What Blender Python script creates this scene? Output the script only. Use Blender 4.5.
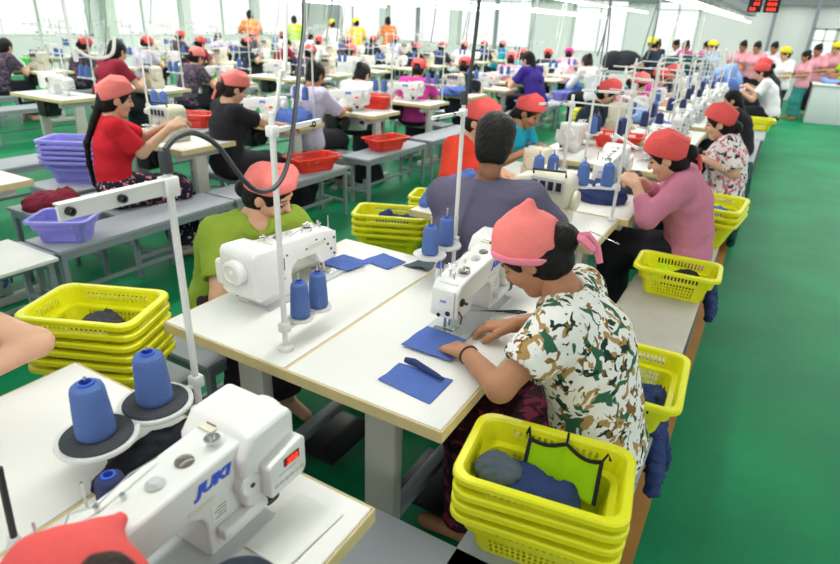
import bpy, bmesh, math, random
import numpy as np
from mathutils import Vector, Matrix
PI = math.pi
for o in list(bpy.data.objects): bpy.data.objects.remove(o)
scene = bpy.context.scene
C = scene.collection

# ------------------------------------------------------------------ camera
cam_data = bpy.data.cameras.new('camera'); cam = bpy.data.objects.new('camera', cam_data); C.objects.link(cam)
yaw, pit, rol = .5118, .41906, .04097
fw = Vector((-math.sin(yaw)*math.cos(pit), math.cos(yaw)*math.cos(pit), -math.sin(pit)))
rt = Vector((math.cos(yaw), math.sin(yaw), 0)); upv = rt.cross(fw)
r2 = rt*math.cos(rol) + upv*math.sin(rol); u2 = -rt*math.sin(rol) + upv*math.cos(rol)
cam.matrix_world = Matrix(((r2.x, u2.x, -fw.x, 0), (r2.y, u2.y, -fw.y, 0), (r2.z, u2.z, -fw.z, 1.75), (0, 0, 0, 1)))
cam_data.sensor_width = 36; cam_data.lens = 589/840*36; cam_data.clip_start = .05
cam_data.dof.use_dof = True; cam_data.dof.focus_distance = 1.95; cam_data.dof.aperture_fstop = 3.2
scene.camera = cam
# ------------------------------------------------------------------ world and light
w = bpy.data.worlds.new('daylight'); scene.world = w; w.use_nodes = True
w.node_tree.nodes['Background'].inputs[0].default_value = (.97, .985, 1, 1)
w.node_tree.nodes['Background'].inputs[1].default_value = 1.1
scene.view_settings.view_transform = 'Standard'; scene.view_settings.look = 'None'
scene.view_settings.gamma = 1; scene.view_settings.use_curve_mapping = False
scene.view_settings.exposure = 0.18
def area(name, loc, sx, sy, power, col=(1, .98, .95)):
    l = bpy.data.lights.new(name, 'AREA'); l.shape = 'RECTANGLE'; l.size = sx; l.size_y = sy; l.energy = power; l.color = col
    o = bpy.data.objects.new(name, l); o.location = loc; C.objects.link(o); return o
for i, (x, z, p) in enumerate([(-1.1, 2.07, 105), (-4.2, 2.3, 170), (-7.4, 2.3, 200), (-10.6, 2.4, 200), (-14, 2.6, 200), (1.9, 3.4, 110)]):
    area('tube_row_light', (x, 8.0, z), .16, 17, p)
area('added_fill_light', (-6.5, 14.5, 4.1), 20, 11, 900)  # added overhead fill with no fixture of its own, brightens the far hall

# ------------------------------------------------------------------ helpers
def lin(h):
    h = h.lstrip('#'); v = [int(h[i:i+2], 16)/255 for i in (0, 2, 4)]
    return tuple(c/12.92 if c <= .04045 else ((c+.055)/1.055)**2.4 for c in v) + (1,)
M = {}
def mat(name, col, rough=.5, metal=0, bump=0, bscale=60, var=0, vscale=8, emit=0, spec=.5, coat=0):
    if name in M: return M[name]
    m = bpy.data.materials.new(name); m.use_nodes = True; nt = m.node_tree; b = nt.nodes['Principled BSDF']
    c = lin(col); b.inputs['Base Color'].default_value = c; b.inputs['Roughness'].default_value = rough
    b.inputs['Metallic'].default_value = metal; b.inputs['Specular IOR Level'].default_value = spec
    b.inputs['Coat Weight'].default_value = coat
    tc = nt.nodes.new('ShaderNodeTexCoord')
    if var:
        n = nt.nodes.new('ShaderNodeTexNoise'); n.inputs['Scale'].default_value = vscale; n.inputs['Detail'].default_value = 4
        nt.links.new(tc.outputs['Object'], n.inputs['Vector'])
        mx = nt.nodes.new('ShaderNodeMix'); mx.data_type = 'RGBA'
        mx.inputs[6].default_value = tuple(x*(1-var) for x in c[:3])+(1,); mx.inputs[7].default_value = tuple(min(1, x*(1+var)) for x in c[:3])+(1,)
        nt.links.new(n.outputs['Fac'], mx.inputs[0]); nt.links.new(mx.outputs[2], b.inputs['Base Color'])
    if bump:
        n = nt.nodes.new('ShaderNodeTexNoise'); n.inputs['Scale'].default_value = bscale; n.inputs['Detail'].default_value = 3
        nt.links.new(tc.outputs['Object'], n.inputs['Vector'])
        bp = nt.nodes.new('ShaderNodeBump'); bp.inputs['Strength'].default_value = bump; bp.inputs['Distance'].default_value = .01
        nt.links.new(n.outputs['Fac'], bp.inputs['Height']); nt.links.new(bp.outputs[0], b.inputs['Normal'])
    if emit:
        b.inputs['Emission Color'].default_value = c; b.inputs['Emission Strength'].default_value = emit
    M[name] = m; return m
def cloth(name, col, bump=.35, bscale=45): return mat(name, col, .85, 0, bump, bscale, .12, 14, spec=.2)
def print_mat(name, base, blots, scale=9, bump=.2):
    """cloth with a printed pattern: blots = [(colour, noise scale, threshold, seed)]"""
    m = bpy.data.materials.new(name); m.use_nodes = True; nt = m.node_tree; b = nt.nodes['Principled BSDF']
    b.inputs['Roughness'].default_value = .85; b.inputs['Specular IOR Level'].default_value = .2
    tc = nt.nodes.new('ShaderNodeTexCoord'); prev = None
    for col, sc, th, seed in blots:
        mp = nt.nodes.new('ShaderNodeMapping'); mp.inputs['Location'].default_value = (seed*3.1, seed*1.7, seed*2.3)
        nt.links.new(tc.outputs['Object'], mp.inputs['Vector'])
        n = nt.nodes.new('ShaderNodeTexNoise'); n.inputs['Scale'].default_value = sc; n.inputs['Detail'].default_value = 2.2; n.inputs['Roughness'].default_value = .55
        n.inputs['Distortion'].default_value = .6
        nt.links.new(mp.outputs[0], n.inputs['Vector'])
        r = nt.nodes.new('ShaderNodeMapRange'); r.inputs['From Min'].default_value = th; r.inputs['From Max'].default_value = th+.012
        nt.links.new(n.outputs['Fac'], r.inputs['Value'])
        mx = nt.nodes.new('ShaderNodeMix'); mx.data_type = 'RGBA'; mx.inputs[7].default_value = lin(col)
        if prev is None: mx.inputs[6].default_value = lin(base)
        else: nt.links.new(prev, mx.inputs[6])
        nt.links.new(r.outputs[0], mx.inputs[0]); prev = mx.outputs[2]
    nt.links.new(prev, b.inputs['Base Color'])
    n = nt.nodes.new('ShaderNodeTexNoise'); n.inputs['Scale'].default_value = 30; nt.links.new(tc.outputs['Object'], n.inputs['Vector'])
    bp = nt.nodes.new('ShaderNodeBump'); bp.inputs['Strength'].default_value = bump; bp.inputs['Distance'].default_value = .01
    nt.links.new(n.outputs['Fac'], bp.inputs['Height']); nt.links.new(bp.outputs[0], b.inputs['Normal'])
    M[name] = m; return m

def link(name, me, parent=None, loc=None):
    o = bpy.data.objects.new(name, me); C.objects.link(o)
    if parent is not None: o.parent = parent
    if loc is not None: o.location = loc
    return o
def tag(o, label, cat, group=None):
    o['label'] = label; o['category'] = cat
    if group: o['group'] = group
    return o
def thing(name, label, cat, loc=(0, 0, 0), rz=0, group=None):
    o = bpy.data.objects.new(name, None); C.objects.link(o); o.location = loc; o.rotation_euler = (0, 0, rz); o.empty_display_size = .1
    return tag(o, label, cat, group)
def struct(o): o['kind'] = 'structure'; return o
def dup(src, loc=None, rz=None, label=None, group=None, recolor=None, rot=None):
    r = src.copy(); C.objects.link(r)
    if loc is not None: r.location = loc
    if rz is not None: r.rotation_euler = (0, 0, rz)
    if rot is not None: r.rotation_euler = rot
    if label: r['label'] = label
    if group: r['group'] = group
    def paint(c):
        k = c.name.split('.')[0]
        if recolor and k in recolor and c.type == 'MESH':
            c.material_slots[0].link = 'OBJECT'; c.material_slots[0].material = recolor[k]
    paint(r)
    for ch in list(src.children):
        if recolor and recolor.get(ch.name.split('.')[0], 0) is None: continue
        c = ch.copy(); C.objects.link(c); c.parent = r; paint(c)
        for g in list(ch.children):
            d = g.copy(); C.objects.link(d); d.parent = c; paint(d)
    return r

class MB:
    """collects shapes for ONE mesh"""
    def __init__(s): s.bm = bmesh.new()
    def _bev(s, verts, bev, seg, ang=.5):
        if bev:
            es = set()
            for v in verts:
                for e in v.link_edges:
                    if len(e.link_faces) == 2 and e.calc_face_angle(0) > ang: es.add(e)
            bmesh.ops.bevel(s.bm, geom=list(es), offset=bev, segments=seg, profile=.5, affect='EDGES', clamp_overlap=True)
    def box(s, c, size, bev=0, seg=2, rot=None):
        m = Matrix.Translation(Vector(c))
        if rot is not None: m = m @ rot.to_4x4()
        m = m @ Matrix.Diagonal(Vector(size)).to_4x4()
        r = bmesh.ops.create_cube(s.bm, size=1, matrix=m); s._bev(r['verts'], bev, seg); return s
    def bar(s, a, b, w, h=None, bev=0):
        a, b = Vector(a), Vector(b); d = b-a; q = d.to_track_quat('X', 'Z').to_matrix()
        return s.box((a+b)/2, (d.length, w, h or w), bev, 1, q)
    def cyl(s, a, b, r1, r2=None, n=16, bev=0):
        a, b = Vector(a), Vector(b); d = b-a; q = d.to_track_quat('Z', 'Y').to_matrix().to_4x4()
        r = bmesh.ops.create_cone(s.bm, cap_ends=True, cap_tris=False, segments=n, radius1=r1, radius2=r1 if r2 is None else r2, depth=d.length, matrix=Matrix.Translation((a+b)/2) @ q)
        s._bev(r['verts'], bev, 2, 1.0); return s
    def tube(s, pts, r, n=8):
        pts = [Vector(p) for p in pts]; rings = []; up = Vector((0.123, .2, 1)).normalized()
        for i, p in enumerate(pts):
            t = (pts[min(i+1, len(pts)-1)]-pts[max(i-1, 0)]).normalized()
            x = up.cross(t)
            if x.length < 1e-3: x = Vector((1, 0, 0)).cross(t)
            x.normalize(); y = t.cross(x); up = y if abs(y.dot(t)) < .9 else up
            up = t.cross(x)
            rr = r[i] if isinstance(r, (list, tuple)) else r
            rings.append([s.bm.verts.new(p+x*math.cos(a)*rr+y*math.sin(a)*rr) for a in [2*PI*k/n for k in range(n)]])
        for A, B in zip(rings, rings[1:]):
            for k in range(n): s.bm.faces.new((A[k], A[(k+1) % n], B[(k+1) % n], B[k]))
        s.bm.faces.new(rings[0][::-1]); s.bm.faces.new(rings[-1]); return s
    def lathe(s, prof, n=24, o=(0, 0, 0), axis='Z'):
        o = Vector(o); rings = []
        f = {'Z': lambda x, y, z: (x, y, z), 'X': lambda x, y, z: (z, x, y), '-Y': lambda x, y, z: (x, -z, y)}[axis]
        for r, z in prof:
            if r <= 1e-6: rings.append([s.bm.verts.new(o+Vector(f(0, 0, z)))])
            else: rings.append([s.bm.verts.new(o+Vector(f(r*math.cos(2*PI*k/n), r*math.sin(2*PI*k/n), z))) for k in range(n)])
        for A, B in zip(rings, rings[1:]):
            if len(A) == 1 and len(B) == 1: continue
            for k in range(n):
                j = (k+1) % n
                if len(A) == 1: s.bm.faces.new((A[0], B[j], B[k]))
                elif len(B) == 1: s.bm.faces.new((A[k], A[j], B[0]))
                else: s.bm.faces.new((A[k], A[j], B[j], B[k]))
        return s
    def prism(s, poly, y0, y1, bev=0, seg=3, plane='XZ'):
        f = (lambda a, b, t: (a, t, b)) if plane == 'XZ' else ((lambda a, b, t: (a, b, t)) if plane == 'XY' else (lambda a, b, t: (t, a, b)))
        A = [s.bm.verts.new(f(a, b, y0)) for a, b in poly]; B = [s.bm.verts.new(f(a, b, y1)) for a, b in poly]
        fs = [s.bm.faces.new(A), s.bm.faces.new(B[::-1])]; n = len(poly)
        for k in range(n): fs.append(s.bm.faces.new((A[k], B[k], B[(k+1) % n], A[(k+1) % n])))
        bmesh.ops.recalc_face_normals(s.bm, faces=fs)
        s._bev(A+B, bev, seg, .3); return s
    def ball(s, c, r, sub=2, scale=(1, 1, 1)):
        bmesh.ops.create_icosphere(s.bm, subdivisions=sub, radius=r, matrix=Matrix.Translation(Vector(c)) @ Matrix.Diagonal(Vector(scale)).to_4x4()); return s
    def build(s, name, m, parent=None, smooth=True, loc=None, recalc=True):
        if recalc: bmesh.ops.recalc_face_normals(s.bm, faces=s.bm.faces[:])
        me = bpy.data.meshes.new(name); s.bm.to_mesh(me); s.bm.free()
        for mm in (m if isinstance(m, (list, tuple)) else [m]): me.materials.append(mm)
        if smooth:
            me.polygons.foreach_set('use_smooth', [True]*len(me.polygons)); me.set_sharp_from_angle(angle=.6)
        return link(name, me, parent, loc)
def text_mesh(name, body, size, m, parent, loc, rot, extrude=.0008, shear=0, bold=0, sx=1):
    cu = bpy.data.curves.new(name, 'FONT'); cu.body = body; cu.size = size; cu.extrude = extrude; cu.shear = shear; cu.offset = bold; cu.align_x = 'CENTER'; cu.align_y = 'CENTER'
    t = bpy.data.objects.new(name, cu); C.objects.link(t); bpy.context.view_layer.update()
    me = bpy.data.meshes.new_from_object(t.evaluated_get(bpy.context.evaluated_depsgraph_get()))
    bpy.data.objects.remove(t); bpy.data.curves.remove(cu)
    me.materials.clear(); me.materials.append(m)
    o = link(name, me, parent, loc); o.rotation_euler = rot; o.scale = (sx, 1, 1); return o

# ------------------------------------------------------------------ signed-distance modelling (bodies, clothes, heaps)
class Field:
    def __init__(s, lo, hi, h):
        s.h = h; s.lo = np.array(lo, float); s.n = np.ceil((np.array(hi, float)-s.lo)/h).astype(int)+1
        s.v = np.full(tuple(s.n), 1.0, np.float32)
        s.ax = [(s.lo[i]+h*np.arange(s.n[i])).astype(np.float32) for i in range(3)]
    def sub(s, lo, hi):
        a = np.clip(np.floor((np.array(lo)-s.lo)/s.h).astype(int), 0, s.n); b = np.clip(np.ceil((np.array(hi)-s.lo)/s.h).astype(int)+1, 0, s.n)
        sl = tuple(slice(a[i], max(a[i], b[i])) for i in range(3))
        return sl, s.ax[0][sl[0]][:, None, None], s.ax[1][sl[1]][None, :, None], s.ax[2][sl[2]][None, None, :]
    def mix(s, sl, d, k, op):
        a = s.v[sl]
        if a.size == 0: return
        if op == 'u':
            hh = np.maximum(k-np.abs(a-d), 0)/max(k, 1e-6); s.v[sl] = np.minimum(a, d)-hh*hh*k*.25
        else:
            hh = np.maximum(k-np.abs(a+d), 0)/max(k, 1e-6); s.v[sl] = np.maximum(a, -d)+hh*hh*k*.25
    def cap(s, a, b, ra, rb=None, k=.02, sx=1., grow=0, op='u'):
        rb = ra if rb is None else rb; ra += grow; rb += grow
        a, b = np.array(a, float), np.array(b, float); pad = max(ra, rb)/min(sx, 1)+k+.03
        sl, x, y, z = s.sub(np.minimum(a, b)-pad, np.maximum(a, b)+pad)
        d = b-a; cx = (a[0]+b[0])/2
        px, py, pz = (x-a[0])*sx, y-a[1], z-a[2]; dx, dy, dz = d[0]*sx, d[1], d[2]
        L = dx*dx+dy*dy+dz*dz+1e-9
        t = np.clip((px*dx+py*dy+pz*dz)/L, 0, 1)
        dd = np.sqrt((px-t*dx)**2+(py-t*dy)**2+(pz-t*dz)**2)-(ra+(rb-ra)*t)
        s.mix(sl, dd, k, op)
    def ell(s, c, r, R=None, k=.02, grow=0, op='u'):
        c = np.array(c, float); r = np.array(r, float)+grow; pad = max(r)+k+.03
        sl, x, y, z = s.sub(c-pad, c+pad); x, y, z = x-c[0], y-c[1], z-c[2]
        if R is not None:
            x, y, z = (R[0, 0]*x+R[1, 0]*y+R[2, 0]*z, R[0, 1]*x+R[1, 1]*y+R[2, 1]*z, R[0, 2]*x+R[1, 2]*y+R[2, 2]*z)
        k0 = np.sqrt((x/r[0])**2+(y/r[1])**2+(z/r[2])**2); k1 = np.sqrt((x/r[0]**2)**2+(y/r[1]**2)**2+(z/r[2]**2)**2)
        s.mix(sl, k0*(k0-1)/(k1+1e-6), k, op)
    def cut(s, p, n, k=.005):
        """keep what lies on the far side of -n (remove where (x-p).n > 0)"""
        n = np.array(n, float); n /= np.linalg.norm(n)
        d = (s.ax[0][:, None, None]-p[0])*n[0]+(s.ax[1][None, :, None]-p[1])*n[1]+(s.ax[2][None, None, :]-p[2])*n[2]
        s.v = np.maximum(s.v, d).astype(np.float32)
    def wrinkle(s, amp, sc, seed=0, ridge=0.):
        rg = np.random.RandomState(seed); X, Y, Z = s.ax[0][:, None, None], s.ax[1][None, :, None], s.ax[2][None, None, :]
        w = 0
        for i in range(5):
            f = rg.normal(size=3)*sc*(1+.35*i); ph = rg.uniform(0, 6.28, 4); q = rg.normal(size=3)*sc*.6
            a = np.sin(f[0]*X+f[1]*Y+f[2]*Z+ph[0]+1.3*np.sin(q[0]*X+q[1]*Y+q[2]*Z+ph[1]))
            w = w+((1-ridge)*a+ridge*(2*np.abs(a)**.7-1))/(1+.5*i)
        s.v = (s.v+amp*w*.5).astype(np.float32)
    def mesh(s):
        v = s.v; ins = v < 0; n = np.array(v.shape)-1
        c8 = [(i, j, k) for i in (0, 1) for j in (0, 1) for k in (0, 1)]
        cnt = np.zeros(tuple(n), np.int8)
        for i, j, k in c8: cnt += ins[i:i+n[0], j:j+n[1], k:k+n[2]]
        act = (cnt > 0) & (cnt < 8); idx = np.argwhere(act)
        if len(idx) == 0: return np.zeros((0, 3)), np.zeros((0, 4), int)
        ids = -np.ones(tuple(n), np.int64); ids[act] = np.arange(len(idx))
        val = {c: v[idx[:, 0]+c[0], idx[:, 1]+c[1], idx[:, 2]+c[2]] for c in c8}
        acc = np.zeros((len(idx), 3)); num = np.zeros(len(idx))
        for a in c8:
            for ax in range(3):
                if a[ax]: continue
                b = list(a); b[ax] = 1; b = tuple(b); va, vb = val[a], val[b]; m = (va < 0) != (vb < 0)
                t = np.where(m, va/np.where(m, va-vb, 1), 0); p = np.array(a, float)[None, :].repeat(len(idx), 0); p[:, ax] += t
                acc[m] += p[m]; num[m] += 1
        vs = s.lo+s.h*(idx+acc/num[:, None]); quads = []
        for ax in range(3):
            sl0 = [slice(None)]*3; sl1 = [slice(None)]*3; sl0[ax] = slice(0, -1); sl1[ax] = slice(1, None)
            A, B = ins[tuple(sl0)], ins[tuple(sl1)]; e = np.argwhere(A != B)
            o1, o2 = (ax+1) % 3, (ax+2) % 3
            ok = (e[:, o1] > 0) & (e[:, o2] > 0) & (e[:, o1] < v.shape[o1]-1) & (e[:, o2] < v.shape[o2]-1); e = e[ok]
            def g(d1, d2):
                q = e.copy(); q[:, o1] -= d1; q[:, o2] -= d2; return ids[q[:, 0], q[:, 1], q[:, 2]]
            Q = np.stack([g(1, 1), g(0, 1), g(0, 0), g(1, 0)], 1); flip = ~A[e[:, 0], e[:, 1], e[:, 2]]
            Q[flip] = Q[flip][:, ::-1]; quads.append(Q)
        return vs, np.concatenate(quads)
def mesh_join(parts):
    V, Q, o = [], [], 0
    for v, q in parts: V.append(v); Q.append(q+o); o += len(v)
    return np.concatenate(V), np.concatenate(Q)
def np_mesh(name, v, q, mats, parent=None, mi=None, loc=None):
    me = bpy.data.meshes.new(name); me.vertices.add(len(v)); me.vertices.foreach_set('co', v.astype(np.float32).ravel())
    me.loops.add(q.size); me.loops.foreach_set('vertex_index', q.astype(np.int32).ravel())
    me.polygons.add(len(q)); me.polygons.foreach_set('loop_start', np.arange(0, q.size, 4, dtype=np.int32))
    me.update(calc_edges=True); me.validate()
    for m in (mats if isinstance(mats, (list, tuple)) else [mats]): me.materials.append(m)
    if mi is not None and len(mi) == len(me.polygons): me.polygons.foreach_set('material_index', mi.astype(np.int32))
    me.polygons.foreach_set('use_smooth', [True]*len(me.polygons)); me.update()
    return link(name, me, parent, loc)

# ------------------------------------------------------------------ people
V3 = lambda *a: np.array(a, float)
SKIN = {k: mat('skin_'+k, c, .55, 0, .05, 120, .06, 25, spec=.35) for k, c in dict(light='#d9a98c', tan='#b5805f', brown='#8f6149').items()}
EYE = mat('eye_dark', '#1c1412', .25); BROW = mat('brow', '#5a4436', .6); LIP = mat('lip', '#a85a55', .5); HAIR = mat('hair_black', '#0c0908', .5, 0, .8, 140, .3, 80, spec=.25); HAIRB = mat('hair_brown', '#2e2018', .5, 0, .8, 140, .3, 80, spec=.25)
RED = cloth('scarf_red', '#e25a58', .3); CORAL = cloth('scarf_coral', '#ef807a', .3); PINKT = cloth('scarf_pink', '#f08aa0', .2); YEL = cloth('scarf_yellow', '#e3d23c'); MAGC = cloth('scarf_magenta', '#d8327e')
def rotm(yaw, pitch, roll=0):
    cy, sy = math.cos(yaw), math.sin(yaw); cp, sp = math.cos(-pitch), math.sin(-pitch); cr, sr = math.cos(roll), math.sin(roll)
    Rz = np.array([[cy, -sy, 0], [sy, cy, 0], [0, 0, 1]]); Rx = np.array([[1, 0, 0], [0, cp, -sp], [0, sp, cp]]); Ry = np.array([[cr, 0, sr], [0, 1, 0], [-sr, 0, cr]])
    return Rz @ Rx @ Ry
def ik(a, b, l1, l2, pole):
    a, b = V3(*a), V3(*b); d = b-a; L = min(np.linalg.norm(d), (l1+l2)*.999); u = d/np.linalg.norm(d)
    x = (l1*l1-l2*l2+L*L)/(2*L); hgt = math.sqrt(max(l1*l1-x*x, 0)); p = V3(*pole); p = p-u*np.dot(p, u); p /= np.linalg.norm(p)+1e-9
    return a+u*x+p*hgt
def hand_field(w, d, n, side, curl, h, sc=.95, elbow=None, spread=1.0, thick=1.0):
    w, d, n = V3(*w), V3(*d), V3(*n); d = d/np.linalg.norm(d); n = n-d*np.dot(n, d); n /= np.linalg.norm(n); t = np.cross(d, n)*side
    P = lambda u, v, ww: w+sc*(u*d+v*t-ww*n)
    f = Field(w-.235*sc, w+.235*sc, h)
    if elbow is not None:
        e = (V3(*elbow)-w); e /= np.linalg.norm(e); f.cap(w+e*.05, w, .0285, .0245, .01)
    for v in (.030, .010, -.010, -.028): f.cap(P(.0, v*.55, 0), P(.086, v, .003), .0145*thick, .0115*thick, .014)
    for i, (v, L) in enumerate(((.030, .070), (.010, .079), (-.010, .073), (-.028, .056))):
        p = P(.086, v, .003); a = 0; q = p; sp = v*.16*spread; r = .0098*thick
        for j, (fr, cu) in enumerate(((.46, curl[0]), (.30, curl[1]), (.24, curl[2]))):
            a += cu*(1+.08*i); dirv = (math.cos(a)*(d+t*sp)-math.sin(a)*(-n))
            q2 = q+dirv*L*fr*sc; f.cap(q, q2, r, r*.9, .004); q = q2; r *= .9
    tb = [P(.02, .026, -.004), P(.052, .050, -.012), P(.078, .058, -.022), P(.100, .054, -.032)]
    for a, b, ra, rb in zip(tb, tb[1:], (.0165, .0125, .011), (.0125, .011, .0095)): f.cap(a, b, ra*thick, rb*thick, .008)
    return f
DEF = dict(pel=(0, 0, .56), chest=(0, .10, .86), neck=(0, .17, 1.01), head=(0, .245, 1.125), look=(0, .45, 0), sw=.165, shz=-.03,
           handL=((-.12, .45, .83), (.35, .8, -.3), (.1, 0, -1)), handR=((.12, .45, .83), (-.35, .8, -.3), (-.1, 0, -1)), curl=(.35, .45, .35),
           poleL=(-.7, -.2, -.7), poleR=(.7, -.2, -.7), knees=((-.11, .40, .52), (.11, .40, .52)), feet=((-.11, .38, .08), (.11, .38, .08)),
           skin='tan', top='', sleeve=.6, neckr=.06, vneck=.02, hem=.0, loose=.016, bottom='', hair='bun', scarf=None, peak=((0, .0, .07), (0, -.065, .088), .066, .055), sl=None, width=1., scale=1., stand=False)
def person(label, loc, rz, h=.011, hh=.0062, name='person', cat='person', group=None, **kw):
    S = dict(DEF); S.update(kw); root = thing(name, label, cat, loc, rz, group)
    pel, chest, neck, hc = (V3(*S[k]) for k in ('pel', 'chest', 'neck', 'head')); R = rotm(*S['look'])
    side = V3(1, 0, 0)
    shm = neck+V3(0, -.02, S['shz'])
    tw = S.get('twist', 0); side = V3(math.cos(tw), math.sin(tw), 0)
    shL, shR = shm-side*S['sw'], shm+side*S['sw']
    if 'shL' in S: shL = V3(*S['shL'])
    if 'shR' in S: shR = V3(*S['shR'])
    arms = []
    for sgn, sh, k in ((-1, shL, 'L'), (1, shR, 'R')):
        w_, d_, n_ = S['hand'+k]; w_ = V3(*w_); D = w_-sh; L = np.linalg.norm(D)
        if L > .53: w_ = sh+D*.53/L
        el = V3(*S['elb'+k]) if 'elb'+k in S else ik(sh, w_, .285, .25, S['pole'+k])
        arms.append((sgn, sh, el, w_, d_, n_))
    hips = (pel+V3(-.09, 0, -.01), pel+V3(.09, 0, -.01)); knees = [V3(*k) for k in S['knees']]; feet = [V3(*k) for k in S['feet']]
    waist = pel*.5+chest*.5+V3(0, -.015, 0)
    pts = np.array([pel, chest, neck, hc]+[a for x in arms for a in (x[1], x[2], x[3])]+knees+feet); lo, hi = pts.min(0)-.22, pts.max(0)+.24
    def torso(f, g, W=S['width']):
        f.cap(hips[0], hips[1], .105*W, None, .05, 1, g); f.cap(pel, waist, .122*W, .108*W, .05, .80, g); f.cap(waist, chest, .108*W, .120*W, .05, .78, g)
        f.cap(chest, neck+V3(0, -.02, -.04), .115*W, .055, .06, .78, g); f.cap(shL, shR, .050*W, None, .06, 1, g)
    # body
    f = Field(lo, hi, h); torso(f, 0)
    fwd = R @ V3(0, 1, 0); hup = R @ V3(0, 0, 1)
    f.cap(neck+V3(0, -.02, -.03), hc-hup*.04-fwd*.02, .052, .047, .03)
    for sgn, sh, el, w_, d_, n_ in arms: f.cap(sh, el, .047, .037, .03); f.cap(el, w_, .039, .0265, .02)
    for hp_, kn, ft in zip(hips, knees, feet):
        f.cap(hp_, kn, .085, .056, .03); f.cap(kn, ft, .055, .034, .03); tip = ft+V3((ft[0]-pel[0])*.15, .15, -.045); f.cap(ft+V3(0, -.02, -.035), tip, .036, .028, .02)
    parts = [f.mesh()]
    # head at a finer step, neck running down into the body
    HP = lambda x, y, z: hc+R @ V3(x, y, z)
    g = Field(hc-.17, hc+.17, min(h, hh+.0005))
    g.ell(HP(0, -.012, .025), (.073, .092, .092), R); g.ell(HP(0, .018, -.035), (.060, .068, .076), R, .03); g.ell(HP(0, .054, -.092), (.028, .026, .022), R, .03)
    g.cap(HP(0, .086, .012), HP(0, .102, -.022), .008, .0125, .012); g.cap(HP(-.038, .074, .030), HP(.038, .074, .030), .011, None, .02)
    for x in (-1, 1):
        g.ell(HP(x*.031, .098, .006), (.019, .018, .011), R, .012, op='s'); g.ell(HP(x*.031, .074, .006), (.0145, .0145, .011), R, .004); g.ell(HP(x*.040, .064, -.028), (.022, .02, .02), R, .025)
        g.ell(HP(x*.075, -.004, -.006), (.010, .019, .030), R, .008)
    g.ell(HP(0, .084, -.050), (.021, .010, .0065), R, .005); g.ell(HP(0, .083, -.060), (.018, .010, .0065), R, .005)
    g.cap(hc-hup*.04-fwd*.02, hc-hup*.12-fwd*.03, .046, None, .02)
    parts.append(g.mesh())
    for sgn, sh, el, w_, d_, n_ in arms: parts.append(hand_field(w_, d_, n_, sgn, S.get('curl'+('L' if sgn < 0 else 'R'), S['curl']), hh*.72, elbow=el).mesh())
    v, q = mesh_join(parts); cen = v[q].mean(1); L = (cen-hc) @ R; mi = np.zeros(len(q), int); ax = np.abs(L[:, 0])
    mi[(((ax-.031)/.0155)**2+((L[:, 2]-.005)/.0075)**2 < 1) & (L[:, 1] > .06)] = 1
    mi[((ax/.021)**2+((L[:, 2]+.055)/.010)**2 < 1) & (L[:, 1] > .07)] = 2
    mi[(np.abs(ax-.033) < .018) & (np.abs(L[:, 2]-.030+.0*ax) < .0032) & (L[:, 1] > .06)] = 3
    np_mesh('body', v, q, [SKIN[S['skin']], EYE, LIP, BROW], root, mi)
    # top
    if S['top']:
        lo_ = S['loose']; f = Field(lo, hi, h); torso(f, lo_)
        f.ell(chest+V3(0, .085, -.01), (.13, .05, .07), None, .05, lo_*.6) if not S.get('man') else None
        for sgn, sh, el, w_, d_, n_ in arms:
            t = S['sleeve']
            if t <= 1: f.cap(sh, sh+(el-sh)*t, .050, .052, .04, 1, lo_)
            else: f.cap(sh, el, .050, .044, .04, 1, lo_*.8); f.cap(el, el+(w_-el)*(t-1), .044, .033, .02, 1, lo_*.6)
        if S.get('collar'): f.cap(neck+V3(0, -.01, -.02), neck*.55+hc*.45+V3(0, -.03, -.04), .072, .060, .01)
        f.wrinkle(S.get('wr', .0055), S.get('wsc', 20), int(abs(loc[0])*97+abs(loc[1])*31) % 1000, .45)
        for sgn, sh, el, w_, d_, n_ in arms:
            t = S['sleeve']; e = (el-sh) if t <= 1 else (w_-el); e = e/np.linalg.norm(e); p = sh+(el-sh)*t if t <= 1 else el+(w_-el)*(t-1)
            f.ell(p+e*.075, (.075,)*3 if t <= 1 else (.06,)*3, None, .006, op='s')
        nk = neck+V3(0, 0, .005)
        if S.get('collar'): f.cap(nk+V3(0, .03, .02), hc, .048, None, .006, op='s')
        else:
            f.cap(nk+fwd*V3(1, 1, 0)*.01+V3(0, .0, .03), hc, S['neckr'], S['neckr']+.05, .012, op='s')
            if S['vneck']: f.cap(nk+V3(0, .07, .0), nk+V3(0, .09, -S['vneck']), S['neckr']*.75, S['neckr']*.5, .02, op='s')
        f.cut((0, 0, pel[2]-.06+S['hem']), (0, 0, -1))
        if f.v.min() < 0: np_mesh('top', *f.mesh(), M[S['top']], root)
    if S['bottom']:
        f = Field(lo, hi, h); lo_ = .014; skirt = S.get('skirt', True)
        f.cap(hips[0], hips[1], .100, None, .05, 1, lo_*.4); f.cap(pel, pel*.75+chest*.25, .112, .10, .05, .80, 0)
        for hp_, kn, ft in zip(hips, knees, feet):
            f.cap(hp_, kn, .09, .066, .05, 1, lo_); f.cap(kn, ft+V3(0, 0, .05), .066, .06 if skirt else .05, .05, 1, lo_)
        if skirt:
            km, fm = (knees[0]+knees[1])/2, (feet[0]+feet[1])/2; f.cap(pel, km, .09, .075, .08, 1, lo_); f.cap(km, fm+V3(0, 0, .06), .075, .075, .08, 1, lo_)
        f.wrinkle(.005, 20, 5); f.cut((0, 0, min(feet[0][2], feet[1][2])+.03), (0, 0, -1)); f.cut(tuple(pel+V3(0, 0, .13)), (0, 0, 1))
        np_mesh('skirt' if skirt else 'trousers', *f.mesh(), M[S['bottom']], root)
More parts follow.
